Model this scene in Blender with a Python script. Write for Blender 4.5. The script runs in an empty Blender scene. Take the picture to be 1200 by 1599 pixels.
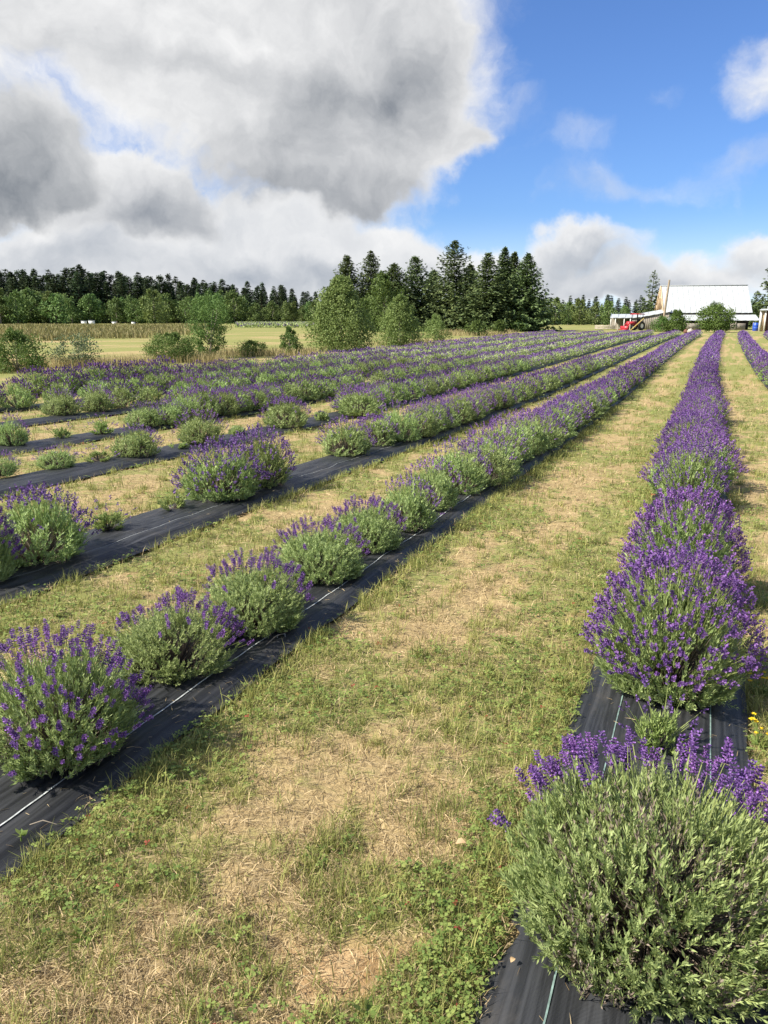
import bpy, math, random
import numpy as np
from mathutils import Vector, Matrix

rnd = random.Random(7)
RNG = np.random.default_rng(7)
sc = bpy.context.scene
COL = sc.collection
R = math.radians

# ------------------------------------------------------------------ camera
CAM_H = 1.65
PITCH = R(14.1036)
YAW = R(22.480)
FPX = 1200.0          # focal length in pixels of a 1200 x 1599 frame
cam_d = bpy.data.cameras.new('camera')
cam = bpy.data.objects.new('camera', cam_d)
COL.objects.link(cam)
cam.location = (0, 0, CAM_H)
cam.rotation_euler = (math.pi / 2 - PITCH, 0, YAW)
cam_d.sensor_fit = 'VERTICAL'
cam_d.sensor_height = 24.0
cam_d.lens = 24.0 * FPX / 1599.0
cam_d.clip_start = 0.05
cam_d.clip_end = 6000
sc.camera = cam

# ------------------------------------------------------------------ light
SUN_AZ = R(229)       # clockwise from +Y, where the sun stands
SUN_EL = R(42)
sun_d = bpy.data.lights.new('sun', 'SUN')
sun_d.energy = 5.0
sun_d.angle = R(0.5)
sun_d.color = (1.0, 0.93, 0.81)
sun = bpy.data.objects.new('sun', sun_d)
COL.objects.link(sun)
sdir = Vector((math.sin(SUN_AZ) * math.cos(SUN_EL), math.cos(SUN_AZ) * math.cos(SUN_EL), math.sin(SUN_EL)))
sun.rotation_euler = (-sdir).to_track_quat('-Z', 'Y').to_euler()
sun.location = sdir * 50 + Vector((0, 0, 30))

sc.view_settings.view_transform = 'Standard'
sc.view_settings.look = 'None'
sc.view_settings.gamma = 1.0
sc.view_settings.use_curve_mapping = False
sc.view_settings.exposure = 0.86
sc.render.engine = 'CYCLES'
sc.cycles.use_denoising = True
sc.cycles.max_bounces = 6
sc.cycles.diffuse_bounces = 4
sc.cycles.glossy_bounces = 2
sc.cycles.transmission_bounces = 3

# picture point -> direction (used to place things on the ground and clouds in the sky)
_fw = np.array([-math.sin(YAW) * math.cos(PITCH), math.cos(YAW) * math.cos(PITCH), -math.sin(PITCH)])
_rt = np.array([math.cos(YAW), math.sin(YAW), 0.0])
_up = np.cross(_rt, _fw)


def ray(px, py):
    d = _fw * FPX + _rt * (px - 600) - _up * (py - 799.5)
    return d / np.linalg.norm(d)


def terr(y):
    return np.interp(y, [0, 3, 7, 12, 20, 30, 45, 60, 80, 110], [0, 0, -.06, -.18, -.28, -.28, -.2, -.1, 0, 0])


def gp(px, py):
    """ground point seen at a picture position"""
    d = ray(px, py)
    z = 0.0
    for _ in range(60):
        t = (z - CAM_H) / d[2]
        z = .5 * z + .5 * float(terr(d[1] * t))
    return Vector((d[0] * t, d[1] * t, float(terr(d[1] * t))))


def at_dist(px, dist):
    """ground point below picture column px (near the horizon) at a horizontal distance"""
    d = ray(px, 498.0)
    k = dist / math.hypot(d[0], d[1])
    return Vector((d[0] * k, d[1] * k, float(terr(d[1] * k))))


# ------------------------------------------------------------------ node helpers
class NT:
    def __init__(s, tree):
        s.t = tree

    def n(s, typ, **kw):
        nd = s.t.nodes.new(typ)
        for k, v in kw.items():
            setattr(nd, k, v)
        return nd

    def setin(s, nd, i, v):
        if v is None:
            return
        if isinstance(v, bpy.types.NodeSocket):
            s.t.links.new(v, nd.inputs[i])
        else:
            nd.inputs[i].default_value = v

    def math(s, op, a, b=None, c=None, clamp=False):
        nd = s.n('ShaderNodeMath', operation=op, use_clamp=clamp)
        for i, v in enumerate((a, b, c)):
            s.setin(nd, i, v)
        return nd.outputs[0]

    def vmath(s, op, a, b=None, out=0):
        nd = s.n('ShaderNodeVectorMath', operation=op)
        s.setin(nd, 0, a)
        s.setin(nd, 1, b)
        return nd.outputs[out]

    def maprange(s, v, a, b, c=0.0, d=1.0, smooth=True):
        nd = s.n('ShaderNodeMapRange', interpolation_type='SMOOTHSTEP' if smooth else 'LINEAR')
        s.setin(nd, 0, v)
        for i, x in enumerate((a, b, c, d)):
            s.setin(nd, i + 1, x)
        return nd.outputs[0]

    def noise(s, vec, scale, detail=4.0, rough=.5, dist=0.0, color=False, dim='3D'):
        nd = s.n('ShaderNodeTexNoise', noise_dimensions=dim)
        s.setin(nd, 'Vector', vec)
        s.setin(nd, 'Scale', scale)
        s.setin(nd, 'Detail', detail)
        s.setin(nd, 'Roughness', rough)
        s.setin(nd, 'Distortion', dist)
        return nd.outputs['Color' if color else 0]

    def mix(s, f, a, b, blend='MIX'):
        nd = s.n('ShaderNodeMix', data_type='RGBA', blend_type=blend)
        s.setin(nd, 0, f)
        s.setin(nd, 6, a)
        s.setin(nd, 7, b)
        return nd.outputs[2]

    def attr(s, name, out='Fac'):
        return s.n('ShaderNodeAttribute', attribute_name=name).outputs[out]


def c4(c):
    return (c[0], c[1], c[2], 1.0)


# ------------------------------------------------------------------ world: sky and clouds
world = bpy.data.worlds.new('World')
sc.world = world
world.use_nodes = True
W = NT(world.node_tree)
world.node_tree.nodes.clear()
sky = W.n('ShaderNodeTexSky', sky_type='NISHITA')
sky.sun_disc = False
sky.sun_elevation = SUN_EL
sky.sun_rotation = SUN_AZ
sky.air_density = 1.0
sky.dust_density = 0.6
sky.ozone_density = 2.5
gen = W.n('ShaderNodeTexCoord').outputs['Generated']
vr = W.n('ShaderNodeVectorRotate', rotation_type='Z_AXIS')
W.setin(vr, 'Vector', gen)
W.setin(vr, 'Angle', -YAW)
sx = W.n('ShaderNodeSeparateXYZ')
W.setin(sx, 0, vr.outputs[0])
az = W.math('ARCTAN2', sx.outputs[0], sx.outputs[1])
el = W.math('ARCSINE', sx.outputs[2])
cmb = W.n('ShaderNodeCombineXYZ')
W.setin(cmb, 0, az)
W.setin(cmb, 1, el)
P0 = cmb.outputs[0]


def azel(px, py):
    d = ray(px, py)
    x = d @ _rt
    y = d @ np.array([-math.sin(YAW), math.cos(YAW), 0])
    return math.atan2(x, y), math.asin(d[2])


# domain warp so that cloud outlines billow
w1 = W.vmath('SUBTRACT', W.noise(P0, 6.0, 3.0, .55, color=True), (.5, .5, .5))
w2 = W.vmath('SUBTRACT', W.noise(P0, 26.0, 4.0, .6, color=True), (.5, .5, .5))
sc1 = W.n('ShaderNodeVectorMath', operation='SCALE'); W.setin(sc1, 0, w1); sc1.inputs['Scale'].default_value = .13
sc2 = W.n('ShaderNodeVectorMath', operation='SCALE'); W.setin(sc2, 0, w2); sc2.inputs['Scale'].default_value = .035
PW = W.vmath('ADD', W.vmath('ADD', P0, sc1.outputs[0]), sc2.outputs[0])


def blob_field(blobs, P):
    tot = None
    for (px, py, rx, ry, s) in blobs:
        a, e = azel(px, py)
        k = math.cos(a) ** 2
        v = W.vmath('SUBTRACT', P, (a, e, 0))
        v = W.vmath('MULTIPLY', v, (FPX / (rx * max(k, .6)), FPX / ry, 0))
        l = W.vmath('LENGTH', v, out='Value')
        f = W.maprange(l, 1.0, 0.0, 0.0, s)
        tot = f if tot is None else W.math('ADD', tot, f)
    return tot


# cloud layers, far to near: (outline blobs, shaded-base blobs, edge range); blobs are x, y, rx, ry in picture pixels, strength
GREYS = [(.42, .46, .56, 1), (.34, .39, .47, 1), (.29, .32, .37, 1), (.265, .29, .33, 1), (.255, .28, .315, 1)]
LAYERS = [
    # thin wisps in the blue
    ([(1180, 255, 150, 42, .80), (890, 215, 110, 50, .62), (930, 300, 160, 48, .68), (1050, 140, 70, 40, .55), (770, 175, 90, 45, .70), (1060, 300, 140, 30, .5), (740, 250, 130, 60, .55)],
     [(1180, 265, 160, 40, .6), (920, 300, 170, 50, .5)], .25, 1.35),
    # low clouds along the horizon
    ([(150, 190, 230, 90, .60), (10, 120, 120, 60, .8), (430, 335, 260, 60, .9), (200, 375, 280, 85, 1.2), (420, 390, 280, 90, 1.2), (60, 400, 260, 85, 1.3), (620, 385, 130, 55, 1.1), (480, 440, 330, 50, 1.1), (730, 410, 150, 50, .85), (760, 450, 200, 34, 1.1), (700, 430, 160, 40, .8), (990, 478, 420, 30, .9), (300, 470, 500, 40, 1.0), 
      (890, 391, 175, 56, 1.35), (820, 445, 130, 42, .9), (960, 445, 130, 42, 1.0), (1100, 425, 190, 42, 1.2), (1180, 368, 110, 48, 1.15), (1262, 112, 150, 110, 1.25), (1330, 400, 160, 70, 1.0), (-200, 400, 260, 80, 1.1)],
     [(330, 425, 420, 50, .75), (100, 375, 240, 40, .55), (560, 440, 220, 40, .6), (905, 408, 160, 40, 1.0), (1000, 470, 300, 40, .8), (830, 440, 170, 36, .6), (1080, 450, 220, 34, .7), (1185, 392, 110, 26, .6), (480, 360, 160, 40, .3)], .24, 1.05),
    # billow in front of them
    ([(255, 315, 140, 90, 1.5), (175, 275, 110, 60, .9), (120, 330, 150, 50, .9)], [(290, 338, 130, 52, 1.0), (180, 350, 160, 40, .7), (250, 310, 120, 50, .35)], .28, .88),
    # the great cloud
    ([(430, 30, 430, 220, 1.5), (120, 40, 330, 130, 1.2), (560, 185, 250, 185, 1.5), (560, 285, 185, 78, 1.3), (300, 180, 190, 105, 1.1), (645, 60, 150, 170, 1.0), (705, 232, 110, 55, .85), (740, 225, 55, 40, .5), (395, 275, 130, 80, 1.0), (-160, 60, 260, 200, 1.2), (300, -180, 500, 150, 1.2)],
     [(580, 195, 190, 120, 1.0), (520, 318, 250, 52, 1.35), (400, 250, 170, 80, .60), (440, 150, 170, 60, .45), (650, 100, 110, 120, .60), (180, 95, 230, 50, .45), (330, 110, 160, 40, .30), (520, 20, 160, 60, .35)], .25, 1.22),
    # dark cloud on the left
    ([(70, 235, 140, 115, 1.5), (10, 285, 200, 60, 1.3), (-120, 220, 200, 160, 1.4)], [(70, 255, 190, 105, 1.1), (30, 310, 190, 42, .8), (-120, 260, 200, 120, 1.0)], .26, 1.0),
]
outside = W.math('MAXIMUM', W.maprange(W.math('ABSOLUTE', az), .56, .85), W.maprange(el, .50, .80))
gencov = W.math('MULTIPLY', W.maprange(W.noise(P0, 2.2, 3.0, .5), .42, .62), 1.2)
gen_f = W.math('MULTIPLY', outside, gencov)      # away from the picture the same broken cloud goes on
fb = W.noise(PW, 9.0, 9.0, .60)
fbc = W.math('SUBTRACT', fb, .5)
# relief: brighter where the cloud faces the light
fb_s = W.noise(W.vmath('ADD', PW, (-.020, .024, 0)), 9.0, 6.0, .58)
fb_c = W.noise(PW, 9.0, 6.0, .58)
relief = W.math('MULTIPLY', W.math('SUBTRACT', fb_c, fb_s), 2.0)
soft = W.math('MULTIPLY', W.math('SUBTRACT', W.noise(PW, 5.0, 4.0, .5), .5), .9)
dens, ccol = None, None
for li, (cb, gb_, e0, e1) in enumerate(LAYERS):
    F_ = blob_field(cb, PW)
    if li == 1:
        F_ = W.math('ADD', F_, gen_f)
    F_ = W.math('ADD', F_, W.math('MULTIPLY', fbc, 1.45 if li else 1.6))
    d_ = W.maprange(F_, e0, e1)
    if li == 0:
        d_ = W.math('MULTIPLY', d_, .6)
    gf_ = W.math('SUBTRACT', blob_field(gb_, PW), relief)
    gf_ = W.math('ADD', gf_, W.math('ADD', soft, .10))
    if li == 1:
        gf_ = W.math('ADD', gf_, W.math('MULTIPLY', outside, .4))
    # thin rims pass more light than the thick body
    gf_ = W.math('ADD', gf_, W.math('MULTIPLY', W.maprange(F_, .4, 1.6), .30))
    c_ = W.mix(W.maprange(gf_, -.15, 2.0, smooth=False), (1.0, 1.0, 1.0, 1), GREYS[li])
    if dens is None:
        dens, ccol = d_, c_
    else:
        ccol = W.mix(d_, ccol, c_)
        dens = W.math('SUBTRACT', 1.0, W.math('MULTIPLY', W.math('SUBTRACT', 1.0, dens), W.math('SUBTRACT', 1.0, d_)))
bg_sky = W.n('ShaderNodeBackground')
skytint = W.mix(1.0, sky.outputs[0], (.66, .89, 1.30, 1), 'MULTIPLY')
hz = W.math('MULTIPLY', W.maprange(W.math('ABSOLUTE', el), .13, .0), .50)
skyhz = W.mix(hz, skytint, (9.0, 10.4, 12.0, 1))
W.setin(bg_sky, 0, skyhz)
bg_sky.inputs[1].default_value = 0.071
bg_cl = W.n('ShaderNodeBackground')
W.setin(bg_cl, 0, ccol)
bg_cl.inputs[1].default_value = 0.545
mx = W.n('ShaderNodeMixShader')
W.setin(mx, 0, dens)
W.setin(mx, 1, bg_sky.outputs[0])
W.setin(mx, 2, bg_cl.outputs[0])
wo = W.n('ShaderNodeOutputWorld')
W.setin(wo, 0, mx.outputs[0])
world.cycles.sampling_method = 'MANUAL'
world.cycles.sample_map_resolution = 512


# ------------------------------------------------------------------ materials
def base_mat(name, rough=.8, spec=.3):
    m = bpy.data.materials.new(name)
    m.use_nodes = True
    t = NT(m.node_tree)
    b = m.node_tree.nodes['Principled BSDF']
    b.inputs['Roughness'].default_value = rough
    b.inputs['Specular IOR Level'].default_value = spec
    return m, t, b


def leaf_mat(name, ca, cb, trans=.25, objvar=.15, rough=.65, cc=None):
    """colour runs from ca to cb with each leaf's own tint; a little light passes through"""
    m, t, b = base_mat(name, rough, .25)
    col = t.mix(t.attr('tint'), c4(ca), c4(cb))
    if cc is not None:
        col = t.mix(t.maprange(t.attr('tint'), .982, .99), col, c4(cc))
    oi = t.n('ShaderNodeObjectInfo')
    hs = t.n('ShaderNodeHueSaturation')
    t.setin(hs, 'Hue', t.maprange(oi.outputs['Random'], 0, 1, .5 - objvar * .10, .5 + objvar * .10, smooth=False))
    t.setin(hs, 'Value', t.maprange(oi.outputs['Random'], 0, 1, 1 - objvar, 1 + objvar, smooth=False))
    t.setin(hs, 'Color', col)
    t.setin(b, 'Base Color', hs.outputs[0])
    if trans > 0:
        tr = t.n('ShaderNodeBsdfTranslucent')
        t.setin(tr, 0, hs.outputs[0])
        ms = t.n('ShaderNodeMixShader')
        t.setin(ms, 0, trans)
        t.setin(ms, 1, b.outputs[0])
        t.setin(ms, 2, tr.outputs[0])
        out = m.node_tree.nodes['Material Output']
        t.setin(out, 0, ms.outputs[0])
    return m


def plain_mat(name, col, rough=.7, var=.12, scale=6.0, spec=.3, col2=None, stretch=(1, 1, 1), bump=0.0):
    m, t, b = base_mat(name, rough, spec)
    tc = t.n('ShaderNodeTexCoord').outputs['Object']
    mp = t.vmath('MULTIPLY', tc, stretch)
    nz = t.noise(mp, scale, 5.0, .6)
    d = col2 if col2 else tuple(max(0, x * (1 - var * 2)) for x in col)
    l = col if col2 else tuple(min(1, x * (1 + var)) for x in col)
    t.setin(b, 'Base Color', t.mix(t.maprange(nz, .3, .7), c4(d), c4(l)))
    if bump > 0:
        bp = t.n('ShaderNodeBump')
        bp.inputs['Strength'].default_value = bump
        t.setin(bp, 'Height', nz)
        t.setin(b, 'Normal', bp.outputs[0])
    return m


M = {}
M['lav_leaf'] = leaf_mat('lavender_leaf', (.21, .305, .095), (.55, .655, .285), .33, .12)
M['lav_leaf_fresh'] = leaf_mat('lavender_leaf_fresh', (.18, .27, .07), (.45, .55, .20), .25, .14)
M['lav_stalk'] = leaf_mat('lavender_stalk', (.22, .29, .08), (.42, .48, .18), .15, .1)
M['lav_wood'] = leaf_mat('lavender_wood', (.13, .10, .075), (.34, .29, .23), 0, .1)
M['lav_flower'] = leaf_mat('lavender_flower', (.075, .036, .145), (.28, .14, .41), .18, .12)
M['lav_petal'] = leaf_mat('lavender_petal', (.18, .07, .34), (.40, .20, .58), .25, .12)
M['straw'] = leaf_mat('straw', (.16, .11, .055), (.70, .55, .31), .2, 0)
M['grass'] = leaf_mat('grass_blade', (.13, .175, .038), (.45, .435, .145), .3, 0)
M['clover'] = leaf_mat('clover_leaf', (.10, .165, .035), (.29, .35, .095), .25, 0, cc=(.28, .06, .04))
M['tallgrass'] = leaf_mat('tall_grass', (.15, .155, .05), (.43, .34, .17), .25, 0)
M['spruce'] = leaf_mat('spruce_needles', (.038, .066, .024), (.180, .235, .085), .14, .16)
M['spruce_far'] = leaf_mat('far_spruce_needles', (.028, .052, .024), (.095, .130, .055), .14, .2)
M['leaf_light'] = leaf_mat('light_leaf', (.115, .175, .042), (.26, .33, .11), .32, .05)
M['leaf_mid'] = leaf_mat('mid_leaf', (.055, .105, .022), (.16, .235, .060), .28, .16)
M['leaf_dark'] = leaf_mat('dark_leaf', (.060, .115, .024), (.165, .245, .058), .25, .14)
M['leaf_grey'] = leaf_mat('greyish_leaf', (.075, .105, .05), (.20, .245, .125), .25, .1)
M['leaf_far'] = leaf_mat('far_leaf', (.070, .122, .032), (.21, .285, .090), .25, .22)
M['yellow'] = leaf_mat('yellow_petal', (.75, .50, .02), (.9, .68, .04), .2, 0)
M['deadleaf'] = leaf_mat('dead_leaf', (.40, .26, .13), (.60, .43, .25), .1, 0)
M['bark'] = plain_mat('bark', (.13, .10, .075), .9, .25, 20, .1, stretch=(3, 3, .6), bump=.4)
M['bark_grey'] = plain_mat('grey_bark', (.25, .22, .18), .9, .25, 20, .1, stretch=(3, 3, .6), bump=.4)


# ------------------------------------------------------------------ mesh builder
class MB:
    def __init__(s):
        s.v, s.f, s.nv = [], [], 0
        s.t = []

    def add(s, V, Fc, mat=0, tint=0.5):
        V = np.asarray(V, dtype=np.float32).reshape(-1, 3)
        Fc = np.asarray(Fc, dtype=np.int64)
        s.v.append(V)
        s.f.append((Fc + s.nv, mat))
        s.nv += len(V)
        t = np.asarray(tint, dtype=np.float32)
        s.t.append(np.full(len(V), float(t), np.float32) if t.ndim == 0 else t)
        return s

    def build(s, name, mats, smooth=False):
        me = bpy.data.meshes.new(name)
        V = np.concatenate(s.v) if s.v else np.zeros((0, 3), np.float32)
        me.vertices.add(len(V))
        me.vertices.foreach_set('co', V.ravel())
        li, ls, lt, mi, st = [], [], [], [], 0
        for Fc, m in s.f:
            k = Fc.shape[1]
            li.append(Fc.ravel())
            ls.append(st + np.arange(len(Fc)) * k)
            lt.append(np.full(len(Fc), k))
            mi.append(np.full(len(Fc), m))
            st += Fc.size
        li = np.concatenate(li).astype(np.int32)
        me.loops.add(len(li))
        me.loops.foreach_set('vertex_index', li)
        ls = np.concatenate(ls).astype(np.int32)
        me.polygons.add(len(ls))
        me.polygons.foreach_set('loop_start', ls)
        me.polygons.foreach_set('material_index', np.concatenate(mi).astype(np.int32))
        if smooth:
            me.polygons.foreach_set('use_smooth', np.ones(len(ls), bool))
        a = me.attributes.new('tint', 'FLOAT', 'POINT')
        a.data.foreach_set('value', np.concatenate(s.t))
        for m in (mats if isinstance(mats, (list, tuple)) else [mats]):
            me.materials.append(m)
        me.update(calc_edges=True)
        return me

    # --- solid helpers
    def box(s, c, size, mat=0, rot=None, tint=.5):
        x, y, z = [d / 2 for d in size]
        V = np.array([[-x, -y, -z], [x, -y, -z], [x, y, -z], [-x, y, -z], [-x, -y, z], [x, -y, z], [x, y, z], [-x, y, z]])
        if rot is not None:
            V = V @ np.array(rot).T
        V = V + np.array(c)
        return s.add(V, [[0, 3, 2, 1], [4, 5, 6, 7], [0, 1, 5, 4], [1, 2, 6, 5], [2, 3, 7, 6], [3, 0, 4, 7]], mat, tint)

    def tube(s, pts, rad, n=6, mat=0, tint=.5, cap=True):
        pts = np.asarray(pts, float)
        rad = np.broadcast_to(np.asarray(rad, float), (len(pts),))
        tan = np.gradient(pts, axis=0)
        tan /= np.linalg.norm(tan, axis=1, keepdims=True) + 1e-9
        ref = np.array([0, 0, 1.0]) if abs(tan[0][2]) < .9 else np.array([1.0, 0, 0])
        a = np.cross(tan, ref); a /= np.linalg.norm(a, axis=1, keepdims=True) + 1e-9
        b = np.cross(tan, a)
        th = np.arange(n) / n * 2 * np.pi
        V = pts[:, None] + rad[:, None, None] * (np.cos(th)[None, :, None] * a[:, None] + np.sin(th)[None, :, None] * b[:, None])
        V = V.reshape(-1, 3)
        Fq = []
        for i in range(len(pts) - 1):
            for j in range(n):
                k = (j + 1) % n
                Fq.append([i * n + j, i * n + k, (i + 1) * n + k, (i + 1) * n + j])
        s.add(V, Fq, mat, tint)
        if cap:
            s.add(V[-n:], [list(range(n))], mat, tint)
            s.add(V[:n], [list(range(n))[::-1]], mat, tint)
        return s

    def beam(s, p, q, w, d, mat=0, tint=.5):
        p, q = Vector(p), Vector(q)
        m = (q - p).to_track_quat('Z', 'Y').to_matrix()
        return s.box((p + q) / 2, (w, d, (q - p).length), mat, m, tint)

    def prism(s, poly, axis_vec, mat=0, tint=.5):
        """extrude a 3D polygon (list of points) along a vector"""
        P = np.asarray(poly, float)
        n = len(P)
        V = np.concatenate([P, P + np.asarray(axis_vec, float)])
        s.add(V, [[i, (i + 1) % n, n + (i + 1) % n, n + i] for i in range(n)], mat, tint)
        s.add(P, [list(range(n))[::-1]], mat, tint)
        s.add(P + np.asarray(axis_vec, float), [list(range(n))], mat, tint)
        return s


def unit(a):
    return a / (np.linalg.norm(a, axis=-1, keepdims=True) + 1e-9)


def perp(d, g):
    """a random unit vector at right angles to each direction"""
    r = g.normal(size=d.shape)
    return unit(r - (r * d).sum(-1, keepdims=True) * d)


def add_leaves(mb, base, d, L, Wd, g, mat=0, tint=None, belly=.5, side=None):
    """one four-sided leaf per row: base, widest pair, tip"""
    n = len(base)
    if n == 0:
        return
    side = perp(d, g) if side is None else side
    L = np.broadcast_to(L, (n,))[:, None]
    Wd = np.broadcast_to(Wd, (n,))[:, None]
    up = np.cross(d, side)
    mid = base + d * L * belly + up * L * .06
    V = np.stack([base, mid + side * Wd / 2, base + d * L, mid - side * Wd / 2], 1).reshape(-1, 3)
    Fq = (np.arange(n) * 4)[:, None] + np.arange(4)[None]
    t = g.random(n) if tint is None else np.broadcast_to(tint, (n,))
    mb.add(V, Fq, mat, np.repeat(t, 4))


def add_strips(mb, p, q, w0, w1, g, mat=0, tint=None):
    n = len(p)
    if n == 0:
        return
    d = unit(q - p)
    for k in range(2):
        s = perp(d, g) if k == 0 else np.cross(d, s)
        V = np.stack([p - s * w0 / 2, p + s * w0 / 2, q + s * w1 / 2, q - s * w1 / 2], 1).reshape(-1, 3)
        t = g.random(n) if tint is None else np.broadcast_to(tint, (n,))
        mb.add(V, (np.arange(n) * 4)[:, None] + np.arange(4)[None], mat, np.repeat(t, 4))


# smooth value noise for laying out patches
def vnoise(x, y, seed=0):
    x = np.asarray(x, float); y = np.asarray(y, float)
    xi = np.floor(x).astype(np.int64); yi = np.floor(y).astype(np.int64)
    fx = x - xi; fy = y - yi
    fx = fx * fx * (3 - 2 * fx); fy = fy * fy * (3 - 2 * fy)

    def h(a, b):
        k = (a * 374761393 + b * 668265263 + seed * 2147483647) & 0xffffffff
        k = ((k ^ (k >> 13)) * 1274126177) & 0xffffffff
        k = k ^ (k >> 16)
        return (k & 0xffff) / 65535.0
    return (h(xi, yi) * (1 - fx) + h(xi + 1, yi) * fx) * (1 - fy) + (h(xi, yi + 1) * (1 - fx) + h(xi + 1, yi + 1) * fx) * fy


def fbm(x, y, seed=0, octv=4):
    s, a, tot = 0, 1.0, 0
    for i in range(octv):
        s = s + a * vnoise(np.asarray(x) * 2 ** i, np.asarray(y) * 2 ** i, seed + i * 17)
        tot += a
        a *= .5
    return s / tot


# ------------------------------------------------------------------ object helpers
def link(name, data, parent=None, loc=None, rotz=None, scale=None):
    o = bpy.data.objects.new(name, data)
    COL.objects.link(o)
    if parent is not None:
        o.parent = parent
    if loc is not None:
        o.location = loc
    if rotz is not None:
        o.rotation_euler = (0, 0, rotz)
    if scale is not None:
        o.scale = scale if hasattr(scale, '__len__') else (scale,) * 3
    return o


def tag(o, label=None, cat=None, group=None, kind=None):
    if label:
        o['label'] = label
    if cat:
        o['category'] = cat
    if group:
        o['group'] = group
    if kind:
        o['kind'] = kind
    return o


def thing(name, label, cat, loc, rotz=0.0, group=None, scale=None):
    return tag(link(name, None, None, loc, rotz, scale), label, cat, group)


# ------------------------------------------------------------------ rows of the field
#        centre, half width, first Y, last Y
ROWS = {-2: (4.15, .36, 10, 84), -1: (1.98, .36, 3, 84), 0: (-.04, .34, .2, 86), 1: (-2.16, .34, .2, 86), 2: (-4.10, .40, 1.2, 86), 3: (-6.56, .38, 3, 85),
        4: (-8.60, .38, 5, 85), 5: (-10.98, .38, 6.5, 82), 6: (-13.2, .38, 8, 80), 7: (-15.35, .38, 14.3, 80)}


def curve(y):
    return .95 * (np.maximum(np.asarray(y, float) - 20, 0) / 65) ** 2


def row_u(x, y):
    """signed distance in X to the nearest row centre, and that row's half width"""
    x = np.asarray(x, float); y = np.asarray(y, float)
    best = np.full(x.shape, 9.0); hw = np.full(x.shape, .36)
    for k, (c, h, a, b) in ROWS.items():
        u = x - c - curve(y)
        ok = (np.abs(u) < np.abs(best)) & (y > a) & (y < b)
        best = np.where(ok, u, best)
        hw = np.where(ok, h, hw)
    return best, hw


PATCH = []   # green weedy spots seen in the picture: x, y, radius, strength
for (px, py, r, s) in [(60, 1385, .25, .5), (250, 1215, .25, .55), (330, 1150, .22, .5), (430, 1085, .25, .5), (520, 990, .25, .35), (580, 1120, .22, .6), (700, 1110, .3, .5), (830, 1120, .3, .6), (860, 1060, .3, .5),
                       (640, 1380, .15, .6), (600, 1430, .14, .5), (760, 1240, .25, .5), (720, 1320, .18, .35), (420, 1330, .12, .4), (230, 1430, .18, .45), (90, 1480, .15, .3), (890, 960, .35, .6),
                       (960, 800, .5, .5), (985, 720, .6, .55), (1010, 640, .8, .5), (770, 790, .4, .2), (620, 1020, .3, .2), (470, 1540, .1, .4)]:
    q = gp(px, py)
    PATCH.append((q.x, q.y, r, s))
BARE = []
for (px, py, r, s) in [(590, 1570, .22, .9), (560, 1500, .14, .6), (450, 1180, .2, .35), (640, 1200, .25, .45), (540, 1260, .2, .35), (800, 1440, .12, .6), (180, 1530, .12, .4), (700, 1480, .2, .3), (330, 1330, .12, .3)]:
    q = gp(px, py)
    BARE.append((q.x, q.y, r, s))


def green_at(x, y):
    u, hw = row_u(x, y)
    e = np.abs(u) - hw
    edge = np.exp(-(np.maximum(e, 0) / .28) ** 2)
    g = (fbm(x * 1.3, y * 1.0, 3, 4) - .5) * .8 + .385 + .24 * edge
    far_l = np.clip((-x - 17.5) / 4, 0, 1)
    g = g + far_l * .08 + .25 * np.clip((y - 84) / 6, 0, 1) + .02 * np.clip((np.hypot(x, y) - 28) / 15, 0, 1) * (x < -3)
    # green band left of the main row, wheel-worn straw in the middle of the alley
    xc = x - curve(y)
    g = g + .22 * np.exp(-((xc + .62) / .30) ** 2) * (y > 3) - .14 * np.exp(-((xc + 1.15) / .22) ** 2) + .20 * np.clip((y - 6) / 30, 0, 1)
    g = g + .12 * np.exp(-((xc - .9) / .2) ** 2) - .25 * np.exp(-((xc - .55) / .14) ** 2)
    wx = x + (fbm(x * 3, y * 3, 201, 4) - .5) * .75; wy = y + (fbm(x * 3, y * 3, 211, 4) - .5) * .75
    x, y = wx, wy
    g = g + (fbm(x * 5, y * 4, 221, 4) - .5) * 1.7
    for (a, b, r, s) in PATCH:
        g = g + .55 * s * np.exp(-(((x - a) ** 2 + (y - b) ** 2) / r ** 2))
    for (a, b, r, s) in BARE:
        g = g - .35 * s * np.exp(-(((x - a) ** 2 + (y - b) ** 2) / r ** 2))
    return np.clip(g, 0, 1)


def bare_at(x, y):
    x = x + (fbm(x * 3, y * 3, 201, 4) - .5) * .9; y = y + (fbm(x * 3, y * 3, 211, 4) - .5) * .6
    s0 = np.clip((fbm(x * 1.6 + 31, y * 1.6, 11, 4) - .58) * 4, 0, 1) * .6
    for (a, b, r, s) in BARE:
        s0 = s0 + .6 * s * np.exp(-(((x - a) ** 2 + (y - b) ** 2) / r ** 2))
    return np.clip(s0, 0, 1)


# ------------------------------------------------------------------ ground
def axis_pts(lo, hi, flo, fhi, step, grow=1.25):
    a = list(np.arange(flo, fhi + 1e-6, step))
    s, x = step, fhi
    while x < hi:
        s *= grow; x += s; a.append(min(x, hi))
    s, x = step, flo
    while x > lo:
        s *= grow; x -= s; a.insert(0, max(x, lo))
    return np.unique(np.array(a))


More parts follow.
